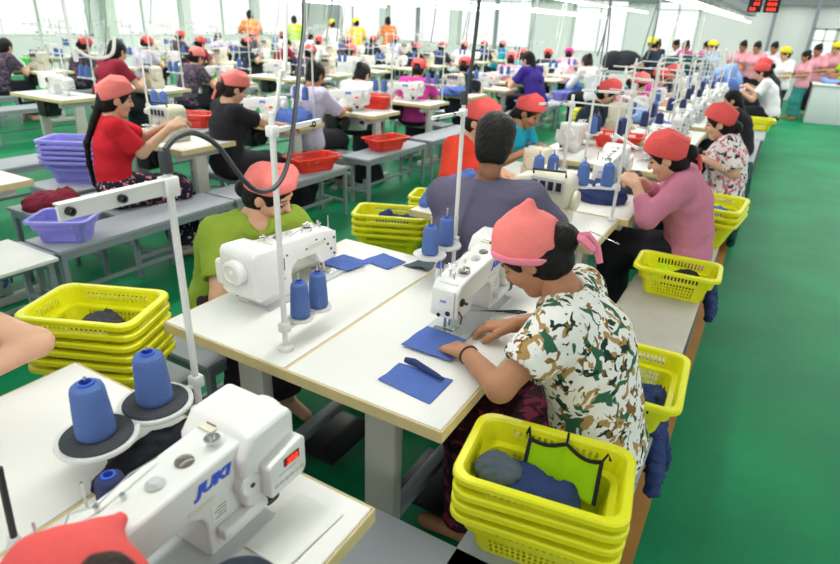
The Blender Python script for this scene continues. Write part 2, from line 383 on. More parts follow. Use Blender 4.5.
    # hair
    if S['hair']:
        tail = S.get('tail', []); allp = np.array([hc]+[V3(*p) for p in tail]); f = Field(allp.min(0)-.2, allp.max(0)+.2, max(hh, .006))
        f.ell(HP(0, -.014, .028), (.073, .092, .092), R, .01, .012); f.ell(HP(0, -.045, -.04), (.062, .055, .06), R, .03, .008)
        if S['hair'] == 'short': f.ell(HP(0, .0, .07), (.072, .088, .058), R, .03, .008)
        f.ell(HP(0, .088, -.035), (.066, .072, .082), R, .014, op='s')
        if S['hair'] != 'covered':
            for x in (-1, 1): f.ell(HP(x*.088, .012, -.016), (.024, .030, .036), R, .01, op='s')
        f.ell(HP(0, -.03, -.145), (.12, .12, .055), R, .02, op='s') if not tail else None
        if S['hair'] == 'bun': f.ell(HP(*S.get('bun', (0, -.115, .045))), (.048, .042, .046), R, .012)
        if tail:
            rr = S.get('tailr', .03); pp = [HP(0, -.085, .0)]+[V3(*p) for p in tail]
            for i, (a, b) in enumerate(zip(pp, pp[1:])): f.cap(a, b, rr*(1.15-.15*i), rr*(1.0-.15*i), .02, .8)
        f.wrinkle(.0022, 70, 3); np_mesh('hair', *f.mesh(), M[S.get('hairmat', 'hair_black')], root)
    # kerchief
    if S['scarf']:
        f = Field(hc-.26, hc+.26, max(hh, .006)); tilt = S.get('tilt', .55)
        f.ell(HP(0, -.010, .040), (.079, .098, .084), R, .01, .016)
        pk = S['peak']
        if pk:
            a, b = V3(*pk[0]), V3(*pk[1]); f.cap(HP(*a), HP(*b), pk[2], pk[3], .035, pk[4] if len(pk) > 4 else 1.)
        if S.get('facet', True):
            f.ell(HP(0, -.015, .055), (.088, .108, .105), R, .03, .012)
            for nx, ny, nz, off in ((.5, 0, .866, .149), (-.5, 0, .866, .149), (0, .60, .80, .154), (0, -.74, .67, .136), (0, -.1, .995, .158)):
                n_ = R @ V3(nx, ny, nz); f.cut(hc+n_*off, n_)
        if S.get('flat'): n_ = R @ V3(0, .22, .975); f.cut(hc+n_*S['flat'], n_)
        f.wrinkle(.003, 30, 7, .6)
        f.cut(HP(0, 0, S.get('brim', .012)), R @ V3(0, math.sin(tilt), -math.cos(tilt)))
        if S.get('open', True): f.ell(HP(*S.get('oc', (0, -.125, .0))), S.get('orad', (.05, .06, .05)), R, .01, op='s')
        np_mesh('headscarf', *f.mesh(), M[S['scarf']], root)
        if S.get('band'):
            f = Field(hc-.18, hc+.18, max(hh*.85, .005)); f.ell(HP(0, -.010, .036), (.079, .098, .084), R, .01, .021)
            nrm = R @ V3(0, math.sin(tilt), -math.cos(tilt)); f.cut(HP(0, 0, S.get('brim', .012)-.002), nrm); f.cut(HP(0, 0, S.get('brim', .012)+.026), -nrm)
            if S.get('open', True): f.ell(HP(0, -.135, .005), (.04, .05, .05), R, .01, op='s')
            np_mesh('band', *f.mesh(), M[S['band']], root)
        for p in S.get('ties', []):
            b = MB(); pp = [HP(*x) for x in p]
            b.tube([Vector(x) for x in pp], [.008]+[.013]*(len(pp)-2)+[.01], 6); b.build('scarf_tie', M[S.get('tiemat', S['scarf'])], root)
    for wr_ in S.get('bangle', []):
        sgn, sh, el, w_, d_, n_ = arms[wr_]; e = (el-w_)/np.linalg.norm(el-w_); q_ = Vector(e).to_track_quat('Z', 'Y').to_matrix(); b = MB()
        p = w_+e*.02; b.tube([Vector(p)+q_ @ Vector((.029*math.cos(a), .029*math.sin(a), 0)) for a in [2*PI*k/20 for k in range(21)]], .0035, 6); b.build('bangle', M['black_plastic'], root)
    return root
def W2L(loc, rz):
    c, s = math.cos(-rz), math.sin(-rz)
    return lambda x, y, z: (c*(x-loc[0])-s*(y-loc[1]), s*(x-loc[0])+c*(y-loc[1]), z-loc[2])
def D2L(rz):
    c, s = math.cos(-rz), math.sin(-rz); return lambda x, y, z: (c*x-s*y, s*x+c*y, z)

# ------------------------------------------------------------------ materials
WHITE = mat('white_laminate', '#ebe8e4', .38, 0, .04, 30, .03, 3); EDGE = mat('beech_edge', '#d9c48e', .5, 0, .1, 40, .12, 20)
GREY = mat('grey_steel', '#8d939b', .45, 0, .08, 20, .08, 5); GREYTOP = mat('grey_bench_top', '#a4a8b0', .5, 0, .06, 15, .1, 4); WORN = mat('worn_bench_top', '#bdb6aa', .6, 0, .15, 25, .22, 6)
LEG = mat('painted_leg', '#c9c6bd', .5, 0, .05, 20, .06, 6); STAND = mat('stand_white', '#dddcd8', .35)
MWHITE = mat('machine_white', '#e6e5e2', .28, coat=.3); MGREY = mat('machine_grey', '#c3c5c6', .35, .2); MCREAM = mat('machine_cream', '#d8d2bd', .38)
CHROME = mat('chrome', '#d5d5d5', .18, 1); DARK = mat('black_plastic', '#1b1b1d', .45); RUB = mat('rubber_foam', '#3d4046', .9, 0, .3, 150)
JBLUE = mat('logo_blue', '#2f55d8', .4); REDL = mat('display_red', '#ff2a1a', .4, emit=2.5); DISP = mat('display_dark', '#7a1410', .25); INK = mat('ink_grey', '#5a5a5e', .6); PAPER = mat('paper', '#e8e8e2', .7); STICK = mat('sticker', '#d8d3c0', .6)
THR = mat('thread_blue', '#5470b0', .75, 0, .5, 260); THRN = mat('thread_navy', '#2e3564', .75, 0, .5, 260); THRW = mat('thread_white', '#e9e9ea', .75, 0, .4, 260); TUBE = mat('cone_tube', '#3f62cc', .35); HOLE = mat('cone_hole', '#15161c', .8)
def plastic(n, c): return mat(n, c, .34, 0, .03, 20, .04, 6)
YELL = plastic('crate_yellow', '#f2ee1c'); CRED = plastic('crate_red', '#e2331f'); CPUR = plastic('crate_purple', '#8f8ae0'); CGRN = plastic('crate_green', '#22cf3c')
BLUEF = cloth('fabric_blue', '#566fb6'); NAVYF = cloth('fabric_navy', '#33416f'); ROYAL = cloth('fabric_royal', '#465cae'); SLATE = cloth('fabric_slate', '#56606a'); BLACKF = cloth('fabric_black', '#24252b'); NEON = cloth('fabric_neon', '#c6f01a', .15); MAROON = cloth('fabric_maroon', '#7c2236'); CHAR = cloth('fabric_charcoal', '#4b4a52'); DGREEN = cloth('fabric_dark_green', '#12463f'); LBLUE = cloth('fabric_light_blue', '#86a9e0')
CABLE = mat('cable_grey', '#6d7076', .45); CABLEB = mat('cable_black', '#2b2c30', .45)

# ------------------------------------------------------------------ builders
def sewing_table(label, loc, rz=0, L=1.03, W=.54, group=None, drawer=True):
    """top face at z=.78; long side along local y"""
    t = thing('sewing_table', label, 'table', loc, rz, group)
    b = MB().box((0, 0, .760), (W-.012, L-.012, .040), .004); b.build('tabletop', WHITE, t)
    b = MB()
    for s in (-1, 1): b.box((s*(W/2-.002), 0, .759), (.006, L, .037), .0015, 1); b.box((0, s*(L/2-.002), .759), (W-.008, .006, .037), .0015, 1)
    b.build('edge_band', EDGE, t)
    for s in (-1, 1):
        b = MB().box((0, s*(L/2-.14), .405), (.115, .05, .67), .008).box((0, s*(L/2-.14), .7), (W*.8, .05, .05), .005).box((0, s*(L/2-.14), .03), (W*.9, .05, .06), .01); b.build('leg', LEG, t)
    MB().box((0, 0, .18), (.05, L-.3, .04), .004).build('crossbar', GREY, t)
    b = MB().box((.02, 0, .09), (.26, .30, .02), .006); b.build('pedal', DARK, t)
    b = MB().box((-.05, .15, .62), (.2, .16, .2), .02).cyl((-.05, .02, .62), (-.05, .07, .62), .08, n=18); b.build('motor', DARK, t)
    return t
def text_logo(parent, loc): return text_mesh('logo', 'JUKI', .038, JBLUE, parent, loc, (PI/2, 0, 0), .0006, .25, .0022, 1.12)
def lockstitch(label, loc, rz=0, group=None):
    t = thing('sewing_machine', label, 'sewing machine', loc, rz, group)
    MB().box((.13, .0, .004), (.46, .18, .010), .003).build('bed', MGREY, t)
    b = MB().box((-.055, 0, .0105), (.07, .12, .003)).box((.0, .0, .0105), (.03, .05, .004)); b.build('needle_plate', CHROME, t)
    pr = [(.205, .006), (.35, .006), (.37, .05), (.37, .262), (.34, .272), (.02, .245), (-.045, .232), (-.07, .205), (-.074, .10), (-.062, .085), (.028, .085), (.046, .115), (.06, .145), (.17, .152), (.195, .135), (.205, .11)]
    MB().prism(pr, -.058, .058, .022, 3).build('body', MWHITE, t)
    b = MB().prism([(-.052, .235), (.05, .248), (.05, .20), (-.052, .20)], -.045, .045, .01, 2); b.build('arm_cover', MWHITE, t)
    b = MB().box((-.0765, 0, .155), (.006, .088, .115), .002).cyl((-.081, .02, .125), (-.074, .02, .125), .006, n=10).cyl((-.081, -.025, .19), (-.074, -.025, .19), .006, n=10); fp = b.build('face_plate', MWHITE, t)
    MB().cyl((-.082, -.022, .118), (-.079, -.022, .118), .010, n=14).cyl((-.082, .016, .103), (-.079, .016, .103), .008, n=14).build('face_hole', DARK, fp)
    text_mesh('small_logo', 'JUKI', .014, JBLUE, fp, (-.0805, 0, .165), (PI/2, 0, -PI/2), .0003, .2, .0003)
    MB().prism([(.285, .10), (.285, .235), (.32, .285), (.425, .292), (.438, .27), (.438, .10), (.42, .07), (.31, .07)], -.082, .105, .018, 3).build('motor_box', MWHITE, t)
    v = MB()
    for k in range(9): v.box((.2838, .066+k*.004, .19), (.003, .002, .055))
    v.build('vent', INK, t)
    MB().prism([(.325, .105), (.325, .195), (.335, .203), (.424, .222), (.434, .212), (.434, .12), (.424, .105)], -.114, -.075, .006, 2).build('control_panel', MWHITE, t)
    d = MB().box((.388, -.1145, .184), (.046, .004, .024), .001, 1); dd = d.build('display', DISP, t)
    text_mesh('digits', '280', .02, REDL, dd, (.388, -.1175, .184), (PI/2, 0, 0), .0003, .1, .0006)
    k = MB()
    for i in range(6): k.box((.342+.015*i, -.1145, .133), (.010, .003, .008))
    k.box((.375, -.1142, .158), (.05, .002, .003)); k.build('panel_key', MGREY, t)
    MB().lathe([(0, 0), (.04, 0), (.052, .006), (.052, .030), (.046, .036), (.036, .038), (.034, .033), (.012, .033), (.010, .04), (0, .04)], 30, (.436, .02, .20), 'X').build('handwheel', MWHITE, t)
    sd = MB().lathe([(0, 0), (.027, 0), (.029, .004), (.029, .022), (.025, .027), (0, .028)], 28, (.303, -.058, .158), '-Y').build('stitch_dial', MWHITE, t)
    MB().cyl((.303, -.0875, .158), (.303, -.085, .158), .006, n=12).build('dial_screw', DARK, sd)
    b = MB().box((.345, -.066, .10), (.03, .018, .030), .006).cyl((.345, -.07, .10), (.34, -.10, .085), .007, n=10); b.build('reverse_lever', DARK, t)
    b = MB().box((.285, -.07, .07), (.12, .026, .035), .006); b.build('knee_box', MWHITE, t)
    b = MB().box((.365, -.07, .06), (.04, .02, .05), .01); b.build('switch', DARK, t)
    b = MB().box((.24, -.0585, .125), (.042, .001, .045)); lb = b.build('instruction_label', PAPER, t)
    b = MB()
    for i in range(4): b.box((.24+.004*(i % 2), -.0592, .112+.009*i), (.028-.006*(i % 2), .0008, .002))
    b.build('print_lines', INK, lb)
    b = MB().box((.20, -.0585, .176), (.062, .001, .011)); b.build('badge', STICK, t)
    text_logo(t, (.232, -.0592, .220))
    b = MB().box((.318, .03, .2725), (.05, .04, .002)); ws = b.build('warning_sticker', STICK, t); MB().box((.322, .03, .2742), (.024, .028, .001)).build('warning_mark', DISP, ws)
    ow = MB().lathe([(0, .008), (.012, .007), (.018, .003), (.019, 0)], 20, (.215, -.005, .263)).build('oil_window', mat('oil_window', '#6a6660', .1), t)
    MB().lathe([(0, .012), (.011, .010), (.016, .003), (.019, 0)], 20, (.15, -.005, .258)).build('oil_cap', MGREY, t)
    b = MB().lathe([(0, .030), (.005, .030), (.006, .022), (.016, .021), (.016, .016), (.006, .014), (.005, 0)], 18, (.275, -.015, .265)); b.build('bobbin_winder', CHROME, t)
    b = MB().lathe([(.012, 0), (.024, .002), (.024, .006), (.010, .008), (.010, .012), (.022, .014), (.022, .018), (.006, .020), (.006, .028), (0, .028)], 20, (.03, -.02, .245)); b.build('tension_disc', CHROME, t)
    b = MB()
    for x, y in ((-.01, .015), (-.025, -.01), (.06, .03), (.10, .015)): b.cyl((x, y, .235), (x, y, .262), .0045, .0045, 10); b.ball((x, y, .263), .007, 1)
    b.tube([(-.01, .015, .262), (.02, .04, .275), (.06, .03, .262), (.13, .035, .28), (.19, .04, .27)], .0018, 6); b.build('thread_guide', CHROME, t)
    b = MB().cyl((-.03, .045, .235), (-.03, .045, .30), .003, n=8); b.build('thread_pin', CHROME, t)
    b = MB().lathe([(0, 0), (.016, 0), (.016, .006), (.006, .008), (.006, .024), (0, .024)], 16, (-.045, -.058, .16), '-Y'); b.build('tension_knob', DARK, t)
    MB().cyl((-.02, 0, .03), (-.02, 0, .10), .0045, n=10).cyl((-.02, 0, .012), (-.02, 0, .032), .0012, n=6).build('needle_bar', CHROME, t)
    b = MB().cyl((-.02, .02, .02), (-.02, .02, .10), .006, n=10).box((-.02, .002, .016), (.014, .045, .005), .002, 1).box((-.02, .016, .024), (.012, .012, .018)); b.build('presser_foot', CHROME, t)
    b = MB()
    for x, z in ((-.05, .19), (-.03, .14), (-.05, .11), (.01, .20), (.06, .215), (.12, .19), (.23, .20), (.25, .10), (-.01, .17)): b.cyl((x, .056, z), (x, .0605, z), .0045 if x > .0 else .006, n=10)
    b.build('back_screw', DARK, t)
    b = MB().box((.06, .0585, .19), (.10, .001, .022)); b.build('back_badge', STICK, t)
    MB().tube([(-.066, -.06, .13), (-.05, -.066, .10), (-.06, -.066, .075)], .003, 6).build('take_up_lever', DARK, t)
    return t
def overlock(label, loc, rz=0, group=None):
    """cream overlock machine; operator on local -y"""
    t = thing('overlock_machine', label, 'sewing machine', loc, rz, group)
    MB().prism([(-.16, .0), (.15, .0), (.15, .11), (.10, .13), (-.05, .13), (-.07, .10), (-.16, .09)], -.10, .12, .016, 3).build('base', MCREAM, t)
    MB().prism([(-.06, .115), (.15, .115), (.165, .16), (.16, .25), (.13, .28), (-.02, .27), (-.14, .245), (-.15, .20), (-.06, .19)], -.085, .095, .022, 3).build('body', MCREAM, t)
    p = MB()
    p.box((.045, -.088, .23), (.175, .012, .075), .006); pn = p.build('tension_panel', MGREY, t)
    for i in range(4): MB().box((-.018+.042*i, -.0955, .228), (.028, .006, .045), .003).build('tension_slot', DARK, pn)
    MB().tube([(-.04, -.06, .275), (-.04, -.075, .298), (.13, -.075, .305), (.13, -.06, .275)], .006, 8).build('handle', DARK, t)
    MB().lathe([(0, 0), (.02, 0), (.022, .004), (.022, .014), (.012, .018), (0, .018)], 20, (.03, -.085, .158), '-Y').build('dial', MGREY, t)
    MB().lathe([(0, 0), (.045, 0), (.052, .006), (.052, .026), (.045, .032), (.02, .03), (0, .03)], 24, (.16, .0, .15), 'X').build('handwheel', MCREAM, t)
    MB().box((-.11, -.085, .112), (.09, .05, .010), .003).cyl((-.12, -.05, .1), (-.12, -.05, .2), .005, n=8).build('needle_bar', CHROME, t)
    MB().box((-.04, -.107, .055), (.16, .012, .07), .006).build('looper_cover', MWHITE, t)
    MB().cyl((.03, .06, .27), (.03, .06, .31), .004, n=8).cyl((.06, .06, .27), (.06, .06, .31), .004, n=8).cyl((.09, .06, .27), (.09, .06, .31), .004, n=8).build('thread_guide', CHROME, t)
    return t
CONE_PROF = [(.0, .006), (.012, .006), (.0385, 0), (.0405, .004), (.041, .012), (.0385, .06), (.0345, .112), (.032, .121), (.026, .126), (.017, .127)]
def cone(label, loc, m=None, s=1., group=None, sz=1.):
    t = thing('thread_cone', label, 'thread cone', loc, 0, group)
    pr = []
    for (r, z), (r2_, z2) in zip(CONE_PROF, CONE_PROF[1:]):
        n = 12 if z2-z > .03 else 1
        for k in range(n): a = k/n; pr.append((((r+(r2_-r)*a)+(.0006*math.sin(k*2.6) if n > 1 else 0))*s, (z+(z2-z)*a)*s*sz))
    pr.append((.017*s, .127*s*sz)); MB().lathe(pr, 28).build('yarn', m or THR, t)
    MB().lathe([(.0175*s, .124*s*sz), (.0175*s, .132*s*sz), (.013*s, .133*s*sz), (.012*s, .11*s*sz), (.0, .10*s*sz)], 20).build('tube', TUBE, t)
    return t
def thread_stand(label, loc, rz=0, offs=(.12, .27), disc=.085, zt=.10, top=.70, arm=.30, group=None, foam=True, rail=False, side=0., lean=(0, 0), cap=False, rack=False):
    """pole at local origin on the table top; spool discs and guide arm along local +y"""
    t = thing('thread_stand', label, 'thread stand', loc, rz, group)
    MB().lathe([(0, -.03), (.016, -.03), (.016, .0), (.024, .001), (.024, .012), (.013, .02), (.0, .02)], 18).build('clamp', STAND, t)
    MB().cyl((0, 0, 0), (lean[0], lean[1], top+.02), .0088, n=14).build('pole', STAND, t)
    lx, ly = lean[0]*zt/top, lean[1]*zt/top
    b = MB().box((lx, ly, zt-.004), (.030, .030, .034), .004); b.bar((lx, ly, zt-.012), (side, max(offs), zt-.012), .016, .008); b.build('bracket', STAND, t)
    for o in offs:
        MB().lathe([(0, -.006), (disc, -.006), (disc*1.02, -.001), (disc, .004), (disc*.95, .003), (0, .001)], 30, (side, o, zt)).build('spool_disc', STAND, t)
        if foam: MB().lathe([(0, .009), (disc*.84, .009), (disc*.88, .006), (disc*.88, .002), (0, .002)], 30, (side, o, zt)).build('foam_pad', RUB, t)
        MB().cyl((side, o, zt), (side, o, zt+.155), .004, .0035, 10).build('spool_pin', CHROME, t)
    z = top-.03; lx, ly = lean
    if rail:
        b = MB().bar((lx, ly+.01, z), (lx*.5+side, arm, z+.0), .006, .034, .0).bar((lx, ly+.01, z+.016), (lx*.5+side, arm, z+.016), .02, .004); b.box((lx, ly, z), (.034, .034, .045), .004); b.build('guide_arm', STAND, t)
    else:
        b = MB().bar((lx, ly, z), (lx+side, arm, z+.005), .014, .012); b.box((lx, ly, z), (.028, .028, .03), .004); b.build('guide_arm', STAND, t)
    for o in offs: 
        o = min(o, arm-.02); MB().lathe([(.005, -.008), (.009, -.008), (.009, .008), (.005, .008), (.005, -.008)], 14, (side-.006*(1 if rail else 0), o, z), 'X').build('thread_eye', DARK, t)
    if cap: MB().lathe([(.0, .05), (.012, .05), (.014, .04), (.014, .0), (0, 0)], 14, (lx, ly, top)).build('cable_cap', CABLEB, t)
    if rack:
        b = MB()
        for zz in (top*.62, top-.06): b.bar((-.20, .0, zz), (.20, .0, zz), .008, .012)
        b.bar((.20, 0, top-.06), (.20, 0, top*.62), .006, .006); b.build('cross_rail', STAND, t)
    return t
def crate_mesh(L=.40, W=.27, H=.165):
    """perforated stacking crate, open top; base at z=0"""
    bm = bmesh.new(); nL, nW, nC = 34, 22, 4
    def ring(l, w, r, z):
        p = []
        for (cx, cy, a0) in ((l/2-r, w/2-r, 0), (-l/2+r, w/2-r, PI/2), (-l/2+r, -w/2+r, PI), (l/2-r, -w/2+r, 3*PI/2)):
            for k in range(nC+1):
                a = a0+PI/2*k/nC; p.append((cx+r*math.cos(a), cy+r*math.sin(a), z))
            nx = {0: (-l/2+r, w/2), PI/2: (-l/2, -w/2+r), PI: (l/2-r, -w/2), 3*PI/2: (l/2, w/2-r)}[a0]; x, y, _ = p[-1]; n = nL if a0 in (0, PI) else nW
            for k in range(1, n): p.append((x+(nx[0]-x)*k/n, y+(nx[1]-y)*k/n, z))
        return p
    lv = [(0, -.062), (.008, -.058), (.018, -.054), (.030, -.051), (.036, -.050), (.048, -.047), (.054, -.046), (.066, -.043), (.072, -.042), (.084, -.040), (.094, -.038), (.098, -.020), (.112, -.018), (.128, -.016), (.142, -.014), (.158, -.012), (.165, -.008), (.165, .010), (.160, .014), (.146, .014)]
    R = [[bm.verts.new(v) for v in ring(L+2*d, W+2*d, .045+d*.4, z*H/.165)] for z, d in lv]; N = len(R[0])
    hole_rows = {2: 1, 4: 1, 6: 1, 8: 1, 12: 2}
    seq = []; 
    for sd in range(4):
        n = nL if sd % 2 == 0 else nW; seq += [0]*nC+[1 if 3 <= k < n-3 and k % 2 else 0 for k in range(n)]
    hr = {2, 4, 6, 8, 12, 13}
    for i in range(len(R)-1):
        for k in range(N):
            if (i in hr) and seq[k]: continue
            bm.faces.new((R[i][k], R[i][(k+1) % N], R[i+1][(k+1) % N], R[i+1][k]))
    bm.faces.new(R[0][::-1])
    bmesh.ops.recalc_face_normals(bm, faces=bm.faces[:])
    bmesh.ops.solidify(bm, geom=bm.faces[:], thickness=.0028)
    me = bpy.data.meshes.new('stacking_crate'); bm.to_mesh(me); bm.free(); return me
CRATE_ME = crate_mesh(); CRATE_ME.materials.append(YELL)
def crate(label, loc, rz=0, m=None, group=None, name='plastic_crate', sc=(1, 1, 1), cat='crate'):
    o = link(name, CRATE_ME, None, loc); o.rotation_euler = (0, 0, rz); o.scale = sc; tag(o, label, cat, group)
    if m: o.material_slots[0].link = 'OBJECT'; o.material_slots[0].material = m
    return o
STEP = .040
def crate_stack(n, loc, rz, what, where, m=None, group=None, sc=(1, 1, 1), tags=None):
    names = ['lowest', 'second from bottom', 'third from bottom', 'fourth from bottom', 'fifth from bottom', 'sixth from bottom']
    for k in range(n):
        pos = 'topmost' if k == n-1 else names[k]
        crate(f'{what} crate, {pos} of the stack {where}', (loc[0], loc[1], loc[2]+k*STEP*sc[2]), rz+.015*((k*7) % 3-1), m, group, sc=sc)
    return loc[2]+(n-1)*STEP*sc[2]
def bench(label, loc, L, W=.38, H=.45, rz=0, top=None, group=None):
    """grey steel bench, long side along local y, standing at loc"""
    t = thing('bench', label, 'bench', loc, rz, group)
    MB().box((0, 0, H-.012), (W, L, .024), .003).build('bench_top', top or GREYTOP, t)
    b = MB()
    for s in (-1, 1): b.box((s*(W/2-.02), 0, H-.045), (.028, L-.03, .04))
    for s in (-1, 1): b.box((0, s*(L/2-.03), H-.045), (W-.05, .028, .04)); b.box((0, s*(L/2-.03), .14), (W-.05, .022, .022))
    b.box((0, 0, .14), (.022, L-.06, .022)); b.build('bench_frame', GREY, t)
    for sx in (-1, 1):
        for sy in (-1, 1): MB().box((sx*(W/2-.025), sy*(L/2-.03), (H-.03)/2), (.032, .032, H-.03), .003, 1).build('leg', GREY, t)
    return t
def heap(name, label, cat, loc, size, m, seed=0, h=.008, rz=0, group=None, amp=.012, lumps=7):
    """a crumpled pile of cloth lying at loc"""
    rg = random.Random(seed); sx, sy, sz = size; f = Field((-sx*.75-.03, -sy*.75-.03, -.02), (sx*.75+.03, sy*.75+.03, sz*1.35+.03), h)
    f.ell((0, 0, sz*.1), (sx*.46, sy*.46, sz*.55), None, .02)
    for i in range(lumps):
        a = rg.uniform(0, 6.28); r = rg.uniform(.1, .36); c = (math.cos(a)*r*sx, math.sin(a)*r*sy, rg.uniform(.1, .45)*sz)
        f.ell(c, (rg.uniform(.14, .3)*sx, rg.uniform(.14, .3)*sy, rg.uniform(.25, .5)*sz), rotm(rg.uniform(0, 3), rg.uniform(-.5, .5)), .03)
    f.wrinkle(amp, min(42, 4.2/min(size)), seed, .85); f.wrinkle(amp*.55, min(85, 9/min(size)), seed+3, .9); f.cut((0, 0, 0), (0, 0, -1))
    o = np_mesh(name, *f.mesh(), m, None, None, loc); o.rotation_euler = (0, 0, rz); return tag(o, label, cat, group)
def cloth_piece(label, loc, pts, m, name='fabric_piece', seed=0, group=None, fold=.004, th=.003):
    """a cut panel lying on a table: outline pts in metres around loc"""
    rg = random.Random(seed); n = 9; P = [Vector((p[0], p[1])) for p in pts]; bm = bmesh.new(); G = []
    for i in range(n+1):
        row = []
        for j in range(n+1):
            u, v = i/n, j/n; p = P[0]*(1-u)*(1-v)+P[1]*u*(1-v)+P[2]*u*v+P[3]*(1-u)*v
            z = .002+fold*(.5+.5*math.sin(u*5+seed))*(.5+.5*math.sin(v*6.5+seed*2))+rg.uniform(0, .0012)
            row.append(bm.verts.new((p.x, p.y, z)))
        G.append(row)
    for i in range(n):
        for j in range(n): bm.faces.new((G[i][j], G[i+1][j], G[i+1][j+1], G[i][j+1]))
    bmesh.ops.recalc_face_normals(bm, faces=bm.faces[:]); bmesh.ops.solidify(bm, geom=bm.faces[:], thickness=th)
    me = bpy.data.meshes.new(name); bm.to_mesh(me); bm.free(); me.materials.append(m); me.polygons.foreach_set('use_smooth', [True]*len(me.polygons)); me.set_sharp_from_angle(angle=.8)
    return tag(link(name, me, None, loc), label, 'fabric', group)
def cable(name, label, pts, r, m, cat='cable', n=8, sub=6):
    P = [Vector(p) for p in pts]; out = []
    for i in range(len(P)-1):
        p0, p1, p2, p3 = P[max(i-1, 0)], P[i], P[i+1], P[min(i+2, len(P)-1)]
        for k in range(sub):
            t = k/sub; out.append(.5*((2*p1)+(p2-p0)*t+(2*p0-5*p1+4*p2-p3)*t*t+(3*p1-p0-3*p2+p3)*t**3))
    out.append(P[-1]); return tag(MB().tube(out, r, n).build(name, m), label, cat)

# ------------------------------------------------------------------ the hall
def floor_mat():
    m = bpy.data.materials.new('painted_floor'); m.use_nodes = True; nt = m.node_tree; b = nt.nodes['Principled BSDF']; tc = nt.nodes.new('ShaderNodeTexCoord')
    n = nt.nodes.new('ShaderNodeTexNoise'); n.inputs['Scale'].default_value = 1.1; n.inputs['Detail'].default_value = 6
    n2 = nt.nodes.new('ShaderNodeTexNoise'); n2.inputs['Scale'].default_value = 14; n2.inputs['Detail'].default_value = 5
    for k in (n, n2): nt.links.new(tc.outputs['Object'], k.inputs['Vector'])
    r = nt.nodes.new('ShaderNodeValToRGB'); r.color_ramp.elements[0].position = .3; r.color_ramp.elements[0].color = lin('#007a4c'); r.color_ramp.elements[1].position = .72; r.color_ramp.elements[1].color = lin('#009e64')
    nt.links.new(n.outputs['Fac'], r.inputs[0])
    mx = nt.nodes.new('ShaderNodeMix'); mx.data_type = 'RGBA'; mx.blend_type = 'MULTIPLY'; mx.inputs[0].default_value = .25
    nt.links.new(r.outputs[0], mx.inputs[6]); nt.links.new(n2.outputs['Fac'], mx.inputs[7]); nt.links.new(mx.outputs[2], b.inputs['Base Color'])
    rr = nt.nodes.new('ShaderNodeMapRange'); rr.inputs['To Min'].default_value = .38; rr.inputs['To Max'].default_value = .6
    nt.links.new(n2.outputs['Fac'], rr.inputs['Value']); nt.links.new(rr.outputs[0], b.inputs['Roughness'])
    b.inputs['Specular IOR Level'].default_value = .2
    return m
struct(MB().box((-7, 11, -.05), (28, 34, .1)).build('floor', floor_mat(), None, False))
ORNG = mat('floor_stripe', '#b57a30', .6, 0, .1, 30, .25, 5)
struct(MB().box((-.115, 8, .0015), (.13, 26, .003)).build('trim_1', ORNG, None, False)); struct(MB().box((-2.62, 8, .0015), (.09, 26, .003)).build('trim_2', ORNG, None, False))
WALL = mat('wall_paint', '#e9ebea', .8, 0, .03, 6, .03, 2); FRAME = mat('window_frame_green', '#cfdccf', .6); CEIL = mat('ceiling_sheet', '#dfe2e3', .8); BEAM = mat('beam_grey', '#85898c', .6)
GL = bpy.data.materials.new('window_glass'); GL.use_nodes = True; nt = GL.node_tree; nt.nodes.clear()
o_ = nt.nodes.new('ShaderNodeOutputMaterial'); t_ = nt.nodes.new('ShaderNodeBsdfTransparent'); g_ = nt.nodes.new('ShaderNodeBsdfGlossy'); g_.inputs['Roughness'].default_value = .02; x_ = nt.nodes.new('ShaderNodeMixShader'); x_.inputs[0].default_value = .06
t_.inputs[0].default_value = (.96, .99, .97, 1); nt.links.new(t_.outputs[0], x_.inputs[1]); nt.links.new(g_.outputs[0], x_.inputs[2]); nt.links.new(x_.outputs[0], o_.inputs[0])
def wall(name, axis, pos, a0, a1, holes, z1=4.2, th=.2):
    """a wall with window openings; holes = [(from, to, z0, z1)]"""
    b = MB(); f = (lambda u0, u1, z0, z1_: b.box(((u0+u1)/2, pos, (z0+z1_)/2), (u1-u0, th, z1_-z0))) if axis == 'x' else (lambda u0, u1, z0, z1_: b.box((pos, (u0+u1)/2, (z0+z1_)/2), (th, u1-u0, z1_-z0)))
    cur = a0
    for u0, u1, z0, zt in holes:
        if u0 > cur: f(cur, u0, 0, z1)
        f(u0, u1, 0, z0); f(u0, u1, zt, z1); cur = u1
    f(cur, a1, 0, z1); struct(b.build(name, WALL, None, False))
    for k, (u0, u1, z0, zt) in enumerate(holes):
        n = WN[0]; WN[0] += 1; r = bpy.data.objects.new(f'window_{n}', None); C.objects.link(r); struct(r); r.location = ((u0+u1)/2, pos, z0) if axis == 'x' else (pos, (u0+u1)/2, z0)
        L, H = u1-u0, zt-z0; q = MB(); bx = (lambda c, s: q.box((c[0], 0, c[1]), (s[0], .08, s[1]))) if axis == 'x' else (lambda c, s: q.box((0, c[0], c[1]), (.08, s[0], s[1])))
        for s in (-1, 1): bx((s*(L/2-.04), H/2), (.08, H)); 
        for z in (.03, H-.03): bx((0, z), (L, .05))
        bx((0, H/2), (.035, H)); bx((0, H*.66), (L, .03))
        q.build('window_frame', FRAME, r, False)
        q = MB(); q.box((0, 0, H/2), (L-.08, .006, H-.1) if axis == 'x' else (.006, L-.08, H-.1)); q.build('pane', GL, r, False)
WN = [1]
wall('wall_left', 'y', -17.5, -4, 23, [(1.9+3.2*k, 4.8+3.2*k, .95, 3.3) for k in range(6)])
